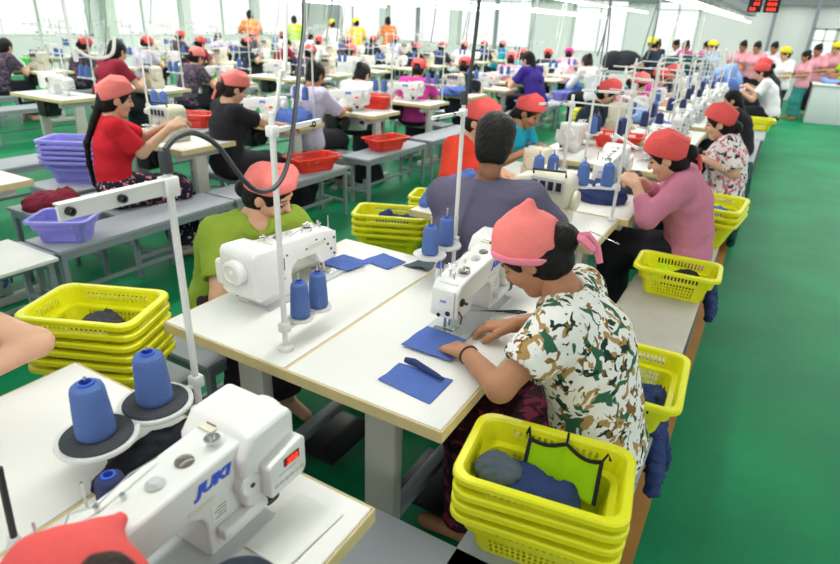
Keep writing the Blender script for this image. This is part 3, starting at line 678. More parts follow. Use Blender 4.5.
wall('wall_back', 'x', 21, -17.5, 6, [(-16.8+3.1*k, -14.0+3.1*k, .95, 3.2) for k in range(3)]+[(-6.4, -4.6, .95, 3.0), (-3.8, -2.5, .95, 3.0), (.45, 1.1, 1.0, 1.95)])
struct(MB().box((-7, 11, 4.3), (28, 34, .2)).build('ceiling', CEIL, None, False))
b = MB(); b.box((-5.5, 20.8, 2.75), (24, .18, .5)); struct(b.build('trim_3', BEAM, None, False))
for k, (x, y) in enumerate([(-17.2, 5.1), (-17.2, 8.2), (-17.2, 11.6), (-.55, 20.7), (.45, 20.7), (-9.0, 20.7), (-12.2, 20.7)]):
    t = thing('column', 'pale steel column standing against the far windows' if y < 20 else 'slim grey steel post standing against the end wall', 'column', (x, y, 0), 0, 'columns along the windows' if y < 20 else 'posts along the end wall')
    MB().box((0, 0, 2.1), (.28, .3, 4.2) if y < 20 else (.09, .09, 4.2)).build('shaft', FRAME if y < 20 else GREY, t, False); MB().box((0, 0, .03), (.36, .38, .06) if y < 20 else (.2, .2, .06)).build('base_plate', GREY, t, False)

# ------------------------------------------------------------------ lamps
TUBEM = mat('lit_tube', '#fbfdff', .4, emit=7)
def tube_light(label, loc, group):
    t = thing('tube_light', label, 'lamp', loc, 0, group)
    MB().box((0, 0, .035), (.07, 1.26, .04), .006).build('housing', STAND, t); MB().cyl((0, -.60, 0), (0, .60, 0), .014, n=10).build('tube', TUBEM, t)
    b = MB()
    for y in (-.5, .5): b.cyl((0, y, .05), (0, y, 2.15), .004, n=6)
    b.build('hanger', GREY, t); return t
TL = tube_light('long white fluorescent tube fixture hanging above the aisle-side sewing line', (-1.1, 5.2, 2.02), 'tube lights above the aisle-side line')
for x, z, y0, n, lab in ((-1.1, 2.02, 5.2, 12, 'aisle-side'), (-3.3, 2.12, 6.0, 9, 'middle'), (-4.35, 1.97, 6.2, 9, 'second'), (-7.4, 2.03, 7.5, 7, 'third'), (-10.6, 2.05, 9, 6, 'window-side')):
    for k in range(n):
        if x == -1.1 and k == 0: continue
        dup(TL, (x, y0+1.3*k, z), None, f'long white fluorescent tube fixture hanging above the {lab} sewing line', f'tube lights above the {lab} line')
t = thing('cable_tray', 'grey metal cable tray running above the aisle-side tube lights', 'cable tray', (-.98, 11.5, 2.13)); b = MB(); b.box((0, 0, 0), (.16, 13, .012)).box((-.08, 0, .05), (.008, 13, .11)).box((.08, 0, .05), (.008, 13, .11)); b.build('tray', BEAM, t, False)
b = MB()
for y in (-6, -3, 0, 3, 6): b.cyl((-.07, y, .05), (-.07, y, 2.05), .006, n=6).cyl((.07, y, .05), (.07, y, 2.05), .006, n=6)
b.build('hanger', GREY, t)
s = thing('led_sign', 'black hanging display board with rows of red glowing digits', 'sign', (-.385, 9, 1.985))
for x, w in ((-.10, .15), (.085, .17)):
    p = MB().box((x, 0, .10), (w, .05, .2), .004).build('panel', DARK, s); b = MB()
    for r in range(3):
        for c in range(3 if (r or x > 0) else 2):
            if (r, x > 0) in ((1, False), (2, False)) and c < 1: continue
            b.box((x-.035+.035*c, -.027, .035+.058*r), (.022, .004, .032))
    b.build('digits', REDL, p)
b = MB()
for x in (-.14, .14): b.cyl((x, 0, .2), (x, 0, 2.2), .006, n=6)
b.build('hanger', GREY, s)

# ------------------------------------------------------------------ aisle-side line: tables
XA, XB = -1.35, -.81
T0 = sewing_table('white sewing table in the front corner, carrying the machine with the red display', (XB, .29, 0))
def tcopy(label, x, y, rz=0, group=None): return dup(T0, (x, y, 0), rz, label, group)
tcopy('white sewing table in the front corner, carrying the two large blue cones', XA, .29)
tcopy('white sewing table where the woman in the flowered blouse works', XB, 1.625); tcopy('white sewing table where the woman in the green t-shirt works', XA, 1.625)
tcopy('white sewing table set crosswise in front of the man in the purple-grey shirt', -1.105, 3.0, PI/2)
tcopy('white sewing table where the woman in the pink blouse works', XB, 3.80); tcopy('white sewing table across from the pink blouse, in front of the red-orange shirt', XA, 3.80)
YS = [5.13, 6.46, 7.80, 9.14, 10.48, 11.82, 13.16]
WH = ['beside the girl in printed blouse', 'just behind the girl in printed blouse', 'third behind the pink blouse', 'fourth behind the pink blouse', 'fifth behind the pink blouse', 'sixth behind the pink blouse', 'at the far end of the line']
for y, wh in zip(YS, WH):
    tcopy(f'white sewing table on the aisle half, {wh}', XB, y); tcopy(f'white sewing table on the inner half, {wh}', XA, y)

# machines of the aisle-side line
J = lockstitch('white sewing machine with red number display and blue lettering in the front corner', (-.785, .325, .78), PI/2); J.scale = (.97, .95, .81)
def mcopy(label, x, y, rz, group=None):
    o = dup(J, (x, y, .78), rz, label, group); o.scale = (.98, .88, .84); return o
mcopy('white sewing machine beside the woman in the flowered blouse', -.775, 1.615, PI/2); mcopy('white sewing machine in front of the woman in the green t-shirt, seen from its back', -1.45, 1.72, -PI/2)
OV = overlock('cream overlock machine with four dark dials in front of the man in the purple-grey shirt', (-.94, 2.95, .78), 0)
mcopy('white sewing machine in front of the woman in the pink blouse', -.84, 3.82, PI/2); dup(OV, (-1.32, 3.95, .78), -PI/2, 'cream overlock machine on the table in front of the red-orange shirt').scale = (.8, .8, .75)
for i, (y, wh) in enumerate(zip(YS, WH)):
    mcopy(f'white sewing machine on the aisle half, {wh}', XB+.05, y-.1, PI/2)
    if i % 3 == 1: dup(OV, (XA, y, .78), -PI/2, f'cream overlock machine on the inner half, {wh}')
    else: mcopy(f'white sewing machine on the inner half, {wh}', XA-.05, y+.15, -PI/2)

# thread stands and cones of the aisle-side line
S1 = thread_stand('white thread stand with a drilled rail and two large foam-topped discs at the front corner', (-1.12, .835, .78), PI, top=.64, zt=.10, arm=.25, rail=True, cap=True)
S2 = thread_stand('tall white thread stand on the green t-shirt woman\'s table', (-1.15, 1.20, .78), 0, (.075, .165), .042, .085, .71, .20, foam=False, side=.0)
S3 = thread_stand('white thread stand with two white discs behind the flowered blouse woman\'s machine', (-1.02, 2.10, .78), PI, (.085, .215), .064, .135, .68, .24, foam=False, cap=True)
S4 = thread_stand('white thread stand with spool discs at the edge of the pink blouse woman\'s table', (-.62, 3.22, .78), PI/2+.5, (.06, .19), .055, .19, .70, .26, foam=False, rack=True)
CN = cone('large blue thread cone on the foam disc away from the pole, front corner', (-1.12, .565, .891)); 
def ccopy(label, x, y, z, rc=None, group=None, s=None):
    o = dup(CN, (x, y, z), None, label, group, {'yarn': rc} if rc else None)
    if s: o.scale = s
    return o
ccopy('large blue thread cone on the foam disc against the pole, front corner', -1.12, .715, .891)
ccopy('navy thread cone standing behind the lettered machine\'s arm', -.985, .50, .782, THRN, None, (.8, .8, .8))
for y, l in ((1.275, 'nearer'), (1.365, 'farther')): ccopy(f'blue thread cone on the stand beside the green t-shirt woman\'s machine, {l} of two', -1.15, y, .87, None, None, (.78, .78, .92))
for y, l in ((2.015, 'pole-side'), (1.885, 'outer')): ccopy(f'blue thread cone on a white disc behind the flowered blouse woman\'s machine, {l} of two', -1.02, y, .921, None, None, (.8, .8, .86))
c_, s_ = math.cos(PI/2+.5), math.sin(PI/2+.5)
for o, l in ((.06, 'closer to'), (.19, 'farther from')): ccopy(f'blue thread cone beside the pink blouse woman, {l} the pole', -.62-o*s_, 3.22+o*c_, .976, None, None, (.82, .82, .9))
thread_stand('white thread stand on the crosswise table beyond the cream machine', (-.92, 3.20, .78), PI/2+.9, (.07, .16), .048, .20, .62, .2, foam=False)
for o, l in ((.07, 'nearer'), (.16, 'farther')): ccopy(f'{l} blue thread cone on the stand beyond the cream machine', -.92-o*math.sin(PI/2+.9), 3.20+o*math.cos(PI/2+.9), .986, None, None, (.8, .8, .92))
t = thing('thread_cone', 'slim white thread cone with blue tip beside the flowered blouse woman\'s machine', 'thread cone', (-.98, 1.90, .78)); MB().lathe([(0, 0), (.019, 0), (.0195, .004), (.0165, .085), (0, .086)], 20).build('yarn', THRW, t); MB().lathe([(.0165, .085), (.0168, .10), (.010, .104), (0, .102)], 18).build('tube', TUBE, t)
GEN = thread_stand('white thread stand', (-.55, 4.68, .78), 0, (.10, .22), .055, .20, .70, .26, foam=False, rack=True)
GEN2 = thread_stand('slim white thread stand without cross rails', (-4.32-.45, 3.42, .78), -PI/2, (.10, .22), .055, .20, .70, .26, foam=False)
GEN['label'] = 'white thread stand at the near end of the printed-blouse girl\'s table'
rg = random.Random(4)
k = 0
for i, (y, wh) in enumerate(zip(YS, WH)):
    for side, x, rz in (('aisle', -.98, 0), ('inner', -1.18, 0)):
        if i or side == 'inner': dup(GEN, (x, y-.47, .78), rz, f'white thread stand on the {side} half, {wh}')
        else: GEN.location = (x, y-.47, .78)
        for o in (.10, .22):
            ccopy(f'{"nearer" if o < .2 else "farther"} blue thread cone on the {side} stand, {wh}', x, y-.47+o, .986, THRN if rg.random() < .25 else None, None, (.85, .85, .95))
    if i < 5:
        d2 = dup(GEN, (-.70, y+.30, .78), PI/2, f'second white thread stand on the aisle half, {wh}')
        for o in (.10, .22): ccopy(f'dark blue cone {"by" if o < .2 else "off"} the second stand pole, {wh}', -.70-o, y+.30, .986, THRN, None, (.85, .85, .95))

# ------------------------------------------------------------------ benches and crates by the aisle
for y, L, lab, tp in ((1.28, .62, 'grey steel bench under the yellow crates at the front', None), (2.0, .80, 'grey steel bench the flowered blouse woman sits on', None), (2.95, 1.06, 'grey steel bench with a worn top, under the lone yellow crate beside the aisle', WORN), (4.05, 1.10, 'grey steel bench the pink blouse woman sits on', WORN), (5.2, 1.16, 'grey steel bench the girl in the printed blouse sits on', None), (6.6, 1.6, 'long grey bench beside the aisle behind the girl in the printed blouse', None), (8.3, 1.7, 'long grey bench beside the aisle carrying the far yellow crate', None), (10.1, 1.8, 'long grey bench beside the aisle at the far end of the line', None)):
    bench(lab, (-.275+max(0, y-6)*.022, y, 0), L, .37, .45, 0, tp)
bench('grey steel bench between the front table and the flowered blouse woman\'s table', (-.83, .88, 0), 1.0, .40, .45, PI/2)
for y, L, lab in ((.75, 1.1, 'dark grey bench under the front stack of yellow crates'), (1.85, 1.0, 'dark grey bench the woman in the green t-shirt sits on'), (3.58, .28, 'grey stool the red-orange shirt sits on'), (4.62, .34, 'grey stool the woman in turquoise sits on')):
    bench(lab, (-1.93 if L > .4 else -1.70, y, 0), L, .40 if L > .4 else .26, .43)
bench('small grey stool the man in the purple-grey shirt sits on', (-1.0, 2.30, 0), .36, .34, .45)
zt = crate_stack(4, (-.285, 1.20, .451), .16, 'yellow plastic', 'beside the aisle at the front', sc=(1, 1, 1))
crate('single yellow plastic crate half hidden behind the flowered blouse woman', (-.18, 2.0, .451), PI/2+.05)
crate('single yellow plastic crate holding dark straps, in front of the pink blouse woman', (-.235, 3.21, .451), .04)
crate_stack(3, (-.16, 4.30, .451), PI/2-.1, 'yellow', 'beside the aisle behind the pink blouse', sc=(1.1, 1.1, 1.1))
crate('yellow plastic crate on the bench far along the aisle, before the women in white', (-.13, 10.2, .451), .1)
crate_stack(7, (-1.90, 1.05, .431), .42, 'yellow plastic', 'at the front beside the green t-shirt', sc=(.97, 1, .93)) if False else None
names = ['lowest', 'second from the bottom', 'third from the bottom', 'fourth from the bottom', 'fifth from the bottom', 'sixth from the bottom', 'topmost']
for kk in range(6): crate(f'yellow crate in the stack beside the green t-shirt, {names[kk] if kk < 5 else "topmost"}', (-1.90, 1.05, .431+STEP*kk), .42+.02*((kk*5) % 3-1))
for kk in range(4): crate(f'yellow plastic crate in the floor stack beside the man\'s table, {names[kk] if kk < 3 else "topmost"}', (-2.42, 3.80, .001+STEP*1.25*kk), .42+.02*((kk*5) % 3-1), sc=(1.4, 1.2, 1.25))
for kk in range(4): crate(f'yellow crate in the floor stack behind the man, {names[kk] if kk < 3 else "topmost"}', (-2.32, 4.46, .001+STEP*1.25*kk), .3+.02*((kk*5) % 3-1), sc=(1.3, 1.15, 1.25))
for kk in range(3): crate(f'yellow crate among machines beyond the red crate, {names[kk] if kk < 2 else "topmost"}', (-1.92, 7.7, .5+STEP*1.2*kk), .2, sc=(1.2, 1.1, 1.2))
bench('low grey bench under the yellow crates beyond the red crate', (-1.92, 7.7, 0), .6, .5, .5)
crate('orange-red plastic crate on the inner tables behind the pink blouse woman', (-1.12, 5.45, .781), .1, CRED, sc=(1.1, 1, .7)); crate('orange-red plastic crate on the tables, just beside its twin', (-.70, 5.72, .781), .1, CRED, sc=(.7, .9, .6))

# ------------------------------------------------------------------ the people near the camera
FLOR = print_mat('print_flowers', '#ece9e4', [('#b08d58', 19, .575, 1), ('#35654c', 16, .575, 2), ('#1f382e', 24, .60, 3), ('#84622f', 30, .62, 4)])
PRT2 = print_mat('print_pink_black', '#efe3e2', [('#26202a', 24, .56, 5), ('#e27a96', 20, .57, 6)]); SKF = print_mat('print_dark_flowers', '#1d1c2c', [('#d77f97', 22, .60, 7), ('#e7e2e6', 30, .65, 8)]); MARP = print_mat('print_maroon', '#3a1a26', [('#7b2b45', 18, .55, 9), ('#1b0f16', 26, .6, 10)])
PAT = print_mat('print_grey_check', '#4a4658', [('#8a6a78', 30, .55, 11), ('#2c2c38', 26, .58, 12)])
for n, c in dict(top_green='#8ea63a', top_purple_grey='#5f5a70', top_pink='#c97d95', top_redorange='#e0452f', top_red='#cf2430', top_black='#26242a', top_lilac='#cfc6de', top_white='#e9e6ea', top_magenta='#d447a0', top_violet='#43318f', top_maroon='#8a2438', top_teal='#1fa0b8', top_orange='#ea8440', top_yellow='#ecc32e', top_dark='#2b3440', top_skyblue='#9cc3e6', top_rose='#e3a0ae', top_neon='#b8ea2a', dark_longyi='#3a2a3a', dark_cloth='#26272e', teal_longyi='#3f8d8c', denim='#3b4a78').items(): cloth(n, c)
M['flor'] = FLOR
def hero(label, loc, rz, hands, head, curl=(.35, .45, .35), **kw):
    w2l, d2l = W2L(loc, rz), D2L(rz); k = dict(kw)
    for n, (p, d, nn) in hands.items(): k['hand'+n] = (w2l(*p), d2l(*d), d2l(*nn))
    for n in ('elbL', 'elbR', 'shL', 'shR', 'chest', 'neck'):
        if n in k: k[n] = w2l(*k[n])
    k['head'] = w2l(*head); k['curl'] = curl
    return person(label, loc, rz, **k)
# woman in the flowered blouse
hero('woman in a flowered white blouse and coral kerchief, bent over her sewing', (-.235, 1.60, 0), PI/2,
     dict(L=((-.635, 1.435, .825), (-.80, .42, -.28), (0, .05, -1)), R=((-.575, 1.665, .835), (-.93, -.28, -.22), (-.1, -.15, -1))), (-.515, 1.60, 1.115), (.30, .5, .4),
     chest=(-.33, 1.61, .865), neck=(-.415, 1.605, 1.015), shL=(-.37, 1.45, .975), shR=(-.40, 1.77, .975), elbL=(-.465, 1.30, .835), elbR=(-.40, 1.88, .84), look=(.12, .72, .0),
     h=.0075, hh=.0048, skin='tan', top='flor', sleeve=.52, loose=.022, neckr=.068, vneck=.0, hem=-.03, bottom='print_maroon', hair='bun', bun=(0, -.112, .0), scarf='scarf_coral', band='scarf_pink', brim=.004, tilt=.62, oc=(0, -.145, -.01), orad=(.062, .07, .062),
     facet=False, peak=((0, .0, .085), (0, -.085, .140), .068, .018, 1.4), ties=[[(0, -.135, -.005), (.02, -.165, -.03), (.03, -.165, -.075), (.02, -.15, -.12)], [(0, -.135, -.005), (-.02, -.16, -.03), (-.025, -.17, -.07)]], tiemat='scarf_pink', wr=.006, bangle=[0])
# woman in the green t-shirt
hero('woman in a green t-shirt and a flat coral cap, sewing behind her machine', (-1.97, 1.74, 0), -PI/2-.35,
     dict(L=((-1.63, 1.90, .89), (.80, -.15, -.35), (0, -.2, -1)), R=((-1.66, 1.62, .86), (.75, .45, -.3), (0, .1, -1))), (-1.765, 1.80, 1.045), (.5, .6, .4),
     chest=(-1.90, 1.73, .81), neck=(-1.82, 1.745, .95), shL=(-1.71, 1.865, .915), shR=(-1.88, 1.605, .905), look=(.62, .42, .12),
     h=.009, hh=.005, skin='light', top='top_green', sleeve=.62, loose=.020, neckr=.056, vneck=.02, hem=-.02, bottom='dark_longyi', hair='bun', bun=(0, -.11, -.03), scarf='scarf_coral', brim=.040, tilt=.35, peak=((-.07, .025, .092), (.07, .025, .092), .048, .048), facet=False, flat=.128, open=False, knees=((-.11, .30, .48), (.11, .30, .48)), feet=((-.11, .25, .08), (.11, .25, .08)))
# man
hero('man in a purple-grey t-shirt seen from behind, leaning on the crosswise table', (-1.0, 2.30, 0), .35,
     dict(R=((-.70, 2.72, .845), (.25, .85, -.45), (-.3, 0, -1)), L=((-1.10, 2.76, .83), (.3, .9, -.2), (.1, 0, -1))), (-1.005, 2.40, 1.265), (.6, .8, .5),
     chest=(-1.01, 2.31, .91), neck=(-1.01, 2.345, 1.10), shL=(-1.165, 2.27, 1.04), shR=(-.825, 2.395, 1.055), elbR=(-.70, 2.50, .90), look=(-.10, .35, 0), man=True, width=1.12, elbL=(-1.23, 2.52, .86),
     h=.010, hh=.0058, skin='brown', top='top_purple_grey', sleeve=.80, loose=.022, neckr=.062, vneck=0, hem=-.04, bottom='denim', skirt=False, hair='short', wr=.006, knees=((-.12, .30, .5), (.12, .30, .5)), feet=((-.12, .22, .08), (.12, .22, .08)))
# woman in the pink blouse
hero('woman in a rose-pink long-sleeved blouse and red cap, head bent over her work', (-.235, 3.58, 0), PI/2,
     dict(L=((-.55, 3.36, .965), (-.7, .3, .25), (-.3, .6, -.5)), R=((-.56, 3.62, .93), (-.8, -.3, .1), (-.2, -.5, -.7))), (-.435, 3.50, 1.105), (.6, .8, .6),
     width=.92, chest=(-.30, 3.56, .87), neck=(-.355, 3.545, 1.025), shL=(-.315, 3.405, .985), shR=(-.34, 3.70, .985), elbL=(-.45, 3.31, .805), elbR=(-.46, 3.74, .82), look=(.10, .45, 0),
     h=.010, hh=.0055, skin='light', top='top_pink', sleeve=1.55, loose=.022, collar=True, hem=-.06, bottom='dark_cloth', hair='bun', bun=(0, -.115, -.01), scarf='scarf_red', brim=.010, tilt=.58, peak=((0, .02, .072), (0, -.06, .092), .066, .056), wr=.005,
     ties=[[(0, -.125, .0), (.02, -.15, -.05), (.02, -.14, -.12)]], tail=[(.03, -.02, 1.03), (.06, -.16, .99)] if False else [])
# girl in the printed blouse
hero('girl in a black, pink and white printed blouse and red cap, holding dark cloth', (-.17, 5.13, 0), PI/2,
     dict(L=((-.345, 4.96, .86), (-.8, .5, .1), (0, .3, -1)), R=((-.37, 5.22, .86), (-.85, -.4, .1), (0, -.3, -1))), (-.315, 5.09, 1.115), (.6, .7, .5),
     chest=(-.215, 5.12, .87), neck=(-.25, 5.115, 1.015), elbL=(-.13, 4.92, .79), look=(.05, .28, 0), h=.011, hh=.006, skin='light', top='print_pink_black', sleeve=.75, loose=.018, hem=-.05, bottom='dark_cloth', hair='bun', bun=(0, -.11, -.05), tail=[], scarf='scarf_red', brim=.018, tilt=.6, peak=((0, .0, .075), (0, -.07, .10), .064, .05))
# partly seen at the picture edge and in the front corner
hero('person at the picture edge, only a bent bare arm showing', (-2.02, .42, 0), -PI/2,
     dict(L=((-1.66, .50, .835), (.5, -.8, -.1), (0, 0, -1)), R=((-1.62, .25, .84), (.8, .3, -.2), (0, 0, -1))), (-1.90, .40, 1.16),
     chest=(-1.96, .42, .87), neck=(-1.93, .42, 1.03), shL=(-1.865, .60, .985), shR=(-1.88, .26, .985), elbL=(-1.585, .700, .905), h=.010, hh=.006, skin='light', top='top_dark', sleeve=.30, bottom='dark_cloth', hair='bun', scarf='scarf_red', look=(0, .4, 0), peak=((0, -.01, .085), (0, -.06, .14), .06, .02), knees=((-.11, .30, .48), (.11, .30, .48)), feet=((-.11, .25, .08), (.11, .25, .08)))
hero('woman in the front corner, only her coral-red kerchief and dark hair showing', (-.34, .275, 0), PI/2,
     dict(L=((-.68, .08, .84), (-.8, .3, -.2), (0, 0, -1)), R=((-.66, .36, .84), (-.85, -.3, -.2), (0, 0, -1))), (-.650, .262, .955), chest=(-.43, .275, .83), neck=(-.535, .272, .95), shL=(-.50, .08, .92), shR=(-.52, .41, .92),
     look=(.1, .7, 0), h=.010, hh=.005, skin='tan', top='top_dark', sleeve=.5, bottom='dark_cloth', hair='bun', hairmat='hair_brown', bun=(0, -.10, .05), scarf='scarf_red', brim=-.03, tilt=.5, open=False, facet=False, peak=((0, -.01, .085), (.125, .03, .09), .075, .014), ties=[[(.06, -.06, .0), (.085, -.05, -.03), (.09, -.05, -.075)]], tiemat='scarf_pink')
bench('grey stool of the woman in the front corner', (-.33, .25, 0), .40, .36, .45)
# red-orange shirt and turquoise
hero('woman in a red-orange shirt and coral cap, half hidden behind the man', (-1.78, 3.58, 0), -PI/2-.2, dict(L=((-1.45, 3.63, .85), (.8, -.2, -.2), (0, 0, -1)), R=((-1.46, 3.38, .85), (.8, .2, -.2), (0, 0, -1))), (-1.585, 3.54, 1.165), width=.92, chest=(-1.71, 3.57, .88), neck=(-1.65, 3.555, 1.045),
     look=(0, .45, 0), h=.011, hh=.0065, skin='light', top='top_redorange', sleeve=.7, bottom='dark_cloth', hair='bun', bun=(0, -.11, -.02), scarf='scarf_red', brim=.03, tilt=.4, peak=((0, .03, .085), (0, -.03, .13), .06, .04), knees=((-.11, .28, .48), (.11, .28, .48)), feet=((-.11, .22, .08), (.11, .22, .08)))
hero('woman in a turquoise top and coral cap with long black hair, behind the man', (-1.92, 4.62, 0), -PI/2-.1, dict(L=((-1.57, 4.7, .85), (.8, -.2, -.2), (0, 0, -1)), R=((-1.57, 4.45, .85), (.8, .2, -.2), (0, 0, -1))), (-1.68, 4.66, 1.10), chest=(-1.84, 4.62, .86), neck=(-1.76, 4.63, 1.0),
     look=(0, .5, 0), h=.012, hh=.0065, skin='tan', top='top_teal', sleeve=.7, bottom='dark_cloth', hair='tail', tail=[(0, .06, 1.0), (.02, -.05, .85), (.02, -.07, .70)], scarf='scarf_red', brim=.03, tilt=.4, peak=((0, .0, .085), (0, -.05, .13), .06, .04), knees=((-.11, .28, .48), (.11, .28, .48)), feet=((-.11, .22, .08), (.11, .22, .08)))
# second line: the women seen from behind at the left
hero('woman in a red t-shirt with a long dark braid and a flowered skirt', (-3.93, 2.50, 0), -.42, dict(R=((-3.66, 2.80, .98), (.2, .9, .3), (-.5, .2, -.8)), L=((-3.80, 2.92, .97), (.3, .9, .2), (.3, 0, -1))), (-3.885, 2.575, 1.175), chest=(-3.92, 2.52, .87), neck=(-3.90, 2.54, 1.04), width=.84, sw=.150, elbR=(-3.67, 2.56, .84),
     look=(-.1, .22, 0), h=.010, hh=.006, skin='light', top='top_red', sleeve=.75, loose=.018, hem=-.03, bottom='print_dark_flowers', hair='tail', tail=[(-.02, -.06, 1.05), (-.06, -.13, .88), (-.07, -.14, .74), (-.06, -.13, .58)], tailr=.024, scarf='scarf_coral', brim=.022, tilt=.5, peak=((0, .0, .085), (.0, -.05, .135), .062, .03))
hero('woman in a black short-sleeved top and pink cap tied at the back, seen from behind', (-3.93, 3.55, 0), -.35, dict(R=((-3.66, 4.02, .84), (.2, .9, -.2), (0, 0, -1)), L=((-3.95, 4.05, .84), (.3, .9, -.2), (0, 0, -1))), (-3.90, 3.66, 1.165), chest=(-3.92, 3.57, .88), neck=(-3.91, 3.6, 1.03),
     look=(-.15, .45, 0), h=.011, hh=.006, skin='light', top='top_black', sleeve=.6, loose=.018, neckr=.075, hem=-.04, bottom='dark_cloth', hair='bun', hairmat='hair_brown', bun=(.02, -.11, -.03), scarf='scarf_coral', brim=.03, tilt=.35, peak=((-.03, .0, .095), (.03, -.01, .10), .055, .055), ties=[[(0, -.11, .02), (-.01, -.13, -.05), (-.02, -.13, -.15)]])
hero('woman in a pale lilac shirt with dark hair tied up, sewing beyond the black top', (-4.12, 4.80, 0), -.1, dict(R=((-3.95, 5.25, .85), (-.2, .9, -.1), (0, 0, -1)), L=((-4.22, 5.25, .85), (.2, .9, -.1), (0, 0, -1))), (-4.08, 4.93, 1.19), chest=(-4.11, 4.83, .89), neck=(-4.1, 4.87, 1.05),
     look=(0, .5, 0), h=.012, hh=.0068, skin='tan', top='top_lilac', sleeve=.8, loose=.022, hem=-.04, bottom='dark_cloth', hair='bun', bun=(0, -.10, .07))

# ------------------------------------------------------------------ cloth lying about the near tables
def quad(ax, ay, bx, by, cx, cy, dx, dy): return [(ax, ay), (bx, by), (cx, cy), (dx, dy)]
cloth_piece('blue fabric panel with a folded strip near the corner of the flowered blouse woman\'s table', (-.71, 1.27, .781), quad(-.10, -.055, .085, -.075, .085, .065, -.095, .055), BLUEF, seed=1)
tag(MB().tube([(-.79, 1.335, .797), (-.76, 1.335, .799), (-.72, 1.325, .798), (-.67, 1.315, .795), (-.645, 1.31, .792)], [.009, .012, .010, .008, .005], 8).build('fabric_strip', NAVYF), 'small rolled navy strip lying on the blue fabric panel', 'fabric')
cloth_piece('blue fabric panel under the needle and the hands of the flowered blouse woman', (-.765, 1.49, .79), quad(-.09, -.075, .09, -.075, .07, .07, -.08, .08), BLUEF, seed=2)
cloth_piece('blue fabric panel at the far end of the green t-shirt woman\'s table', (-1.30, 2.00, .781), quad(-.085, -.05, .06, -.075, .08, .04, -.06, .075), BLUEF, seed=3)
cloth_piece('dark slate triangle of fabric beside the two white discs', (-1.15, 2.05, .781), quad(-.06, -.05, .065, -.055, .055, .03, -.03, .065), SLATE, seed=4, fold=.02)
cloth_piece('blue fabric under the needle of the green t-shirt woman\'s machine', (-1.42, 1.86, .79), quad(-.10, -.06, .06, -.06, .09, .07, -.06, .08), BLUEF, seed=5)
heap('fabric_bundle', 'navy fabric bundle on the pink blouse woman\'s table', 'fabric', (-.78, 3.60, .781), (.34, .28, .16), NAVYF, 5); cloth_piece('royal blue folded panel under the navy bundle', (-.74, 3.55, .7805), quad(-.15, -.08, .15, -.08, .14, .09, -.15, .09), ROYAL, seed=6, fold=.002, th=.0015) if False else None
heap('fabric_bundle', 'grey shimmering cloth hanging by the pink blouse woman\'s hands', 'fabric', (-.69, 3.92, .781), (.16, .2, .20), CHAR, 8)
heap('fabric_bundle', 'black crumpled fabric lying behind the two large blue cones', 'fabric', (-1.155, .70, .781), (.28, .20, .07), BLACKF, 2, .006, .2, None, .008) if False else None
def drape(name, label, pts, widths, m, cat='fabric', seed=0, n=10, amp=.012):
    """a long crumpled cloth lying along a path"""
    P = [Vector(p) for p in pts]; lo = np.min([tuple(p) for p in P], 0)-.15; hi = np.max([tuple(p) for p in P], 0)+.15; f = Field(lo, hi, .006)
    for a, b, w0, w1 in zip(P, P[1:], widths, widths[1:]): f.cap(tuple(a), tuple(b), w0, w1, .02)
    f.wrinkle(amp, 32, seed, .8); f.wrinkle(amp*.4, 70, seed+2, .9); f.cut((0, 0, min(p.z for p in P)-.022), (0, 0, -1)); return tag(np_mesh(name, *f.mesh(), m), label, cat)
drape('fabric_bundle', 'black crumpled fabric lying on the front table behind the blue cones', [(-1.065, .52, .80), (-1.07, .59, .806), (-1.055, .66, .812), (-1.02, .72, .815), (-.975, .765, .81)], [.028, .040, .043, .045, .03], BLACKF, 'fabric', 3, amp=.010)
heap('fabric_bundle', 'blue and slate fabric pieces piled in the front yellow crate', 'fabric', (-.325, 1.185, .59), (.30, .20, .15), NAVYF, 11, .006, .2, None, .007)
# the neon piece hung inside the front crate
def neon_piece(label, loc, rz, L=.19, H=.085):
    t = thing('garment_piece', label, 'garment piece', loc, rz); n = 14; bm = bmesh.new(); G = []
    for i in range(n+1):
        u = i/n; row = []
        for j in range(5):
            v = j/4; top = H*(1-.22*math.sin(PI*(u*2 % 1))); row.append(bm.verts.new(((u-.5)*L, .02*math.sin(u*4)+.07*v-.02, top*v)))
        G.append(row)
    for i in range(n):
        for j in range(4): bm.faces.new((G[i][j], G[i+1][j], G[i+1][j+1], G[i][j+1]))
    E_ = [tuple(r[4].co) for r in G]; B0 = [tuple(v.co) for v in G[0]]; B1 = [tuple(v.co) for v in G[-1]]
    bmesh.ops.solidify(bm, geom=bm.faces[:], thickness=.003); me = bpy.data.meshes.new('panel'); bm.to_mesh(me); bm.free(); me.materials.append(NEON); link('panel', me, t)
    b = MB().tube(E_, .0055, 6).tube(B0, .0055, 6).tube(B1, .0055, 6); b.build('binding', BLACKF, t)
    b = MB()
    for x, y in ((E_[0], (-.012, .01, .03)), (E_[7], (0, .01, .03)), (E_[-1], (.02, .01, .022))): b.tube([x, (x[0]+y[0]*.6, x[1]+y[1], x[2]+y[2]), (x[0]+y[0], x[1]+y[1], x[2]+y[2]*.2)], .0035, 6)
    b.build('strap', BLACKF, t); return t
heap('fabric_bundle', 'slate grey scrap lying on the blue fabric in the front yellow crate', 'fabric', (-.395, 1.165, .675), (.13, .12, .06), SLATE, 61, .005, .4, None, .006)
neon_piece('neon yellow-green garment piece with black binding standing in the front yellow crate', (-.255, 1.243, .64), .14)
heap('fabric_bundle', 'navy and grey fabric in the half hidden yellow crate', 'fabric', (-.16, 2.02, .47), (.17, .24, .10), NAVYF, 12)
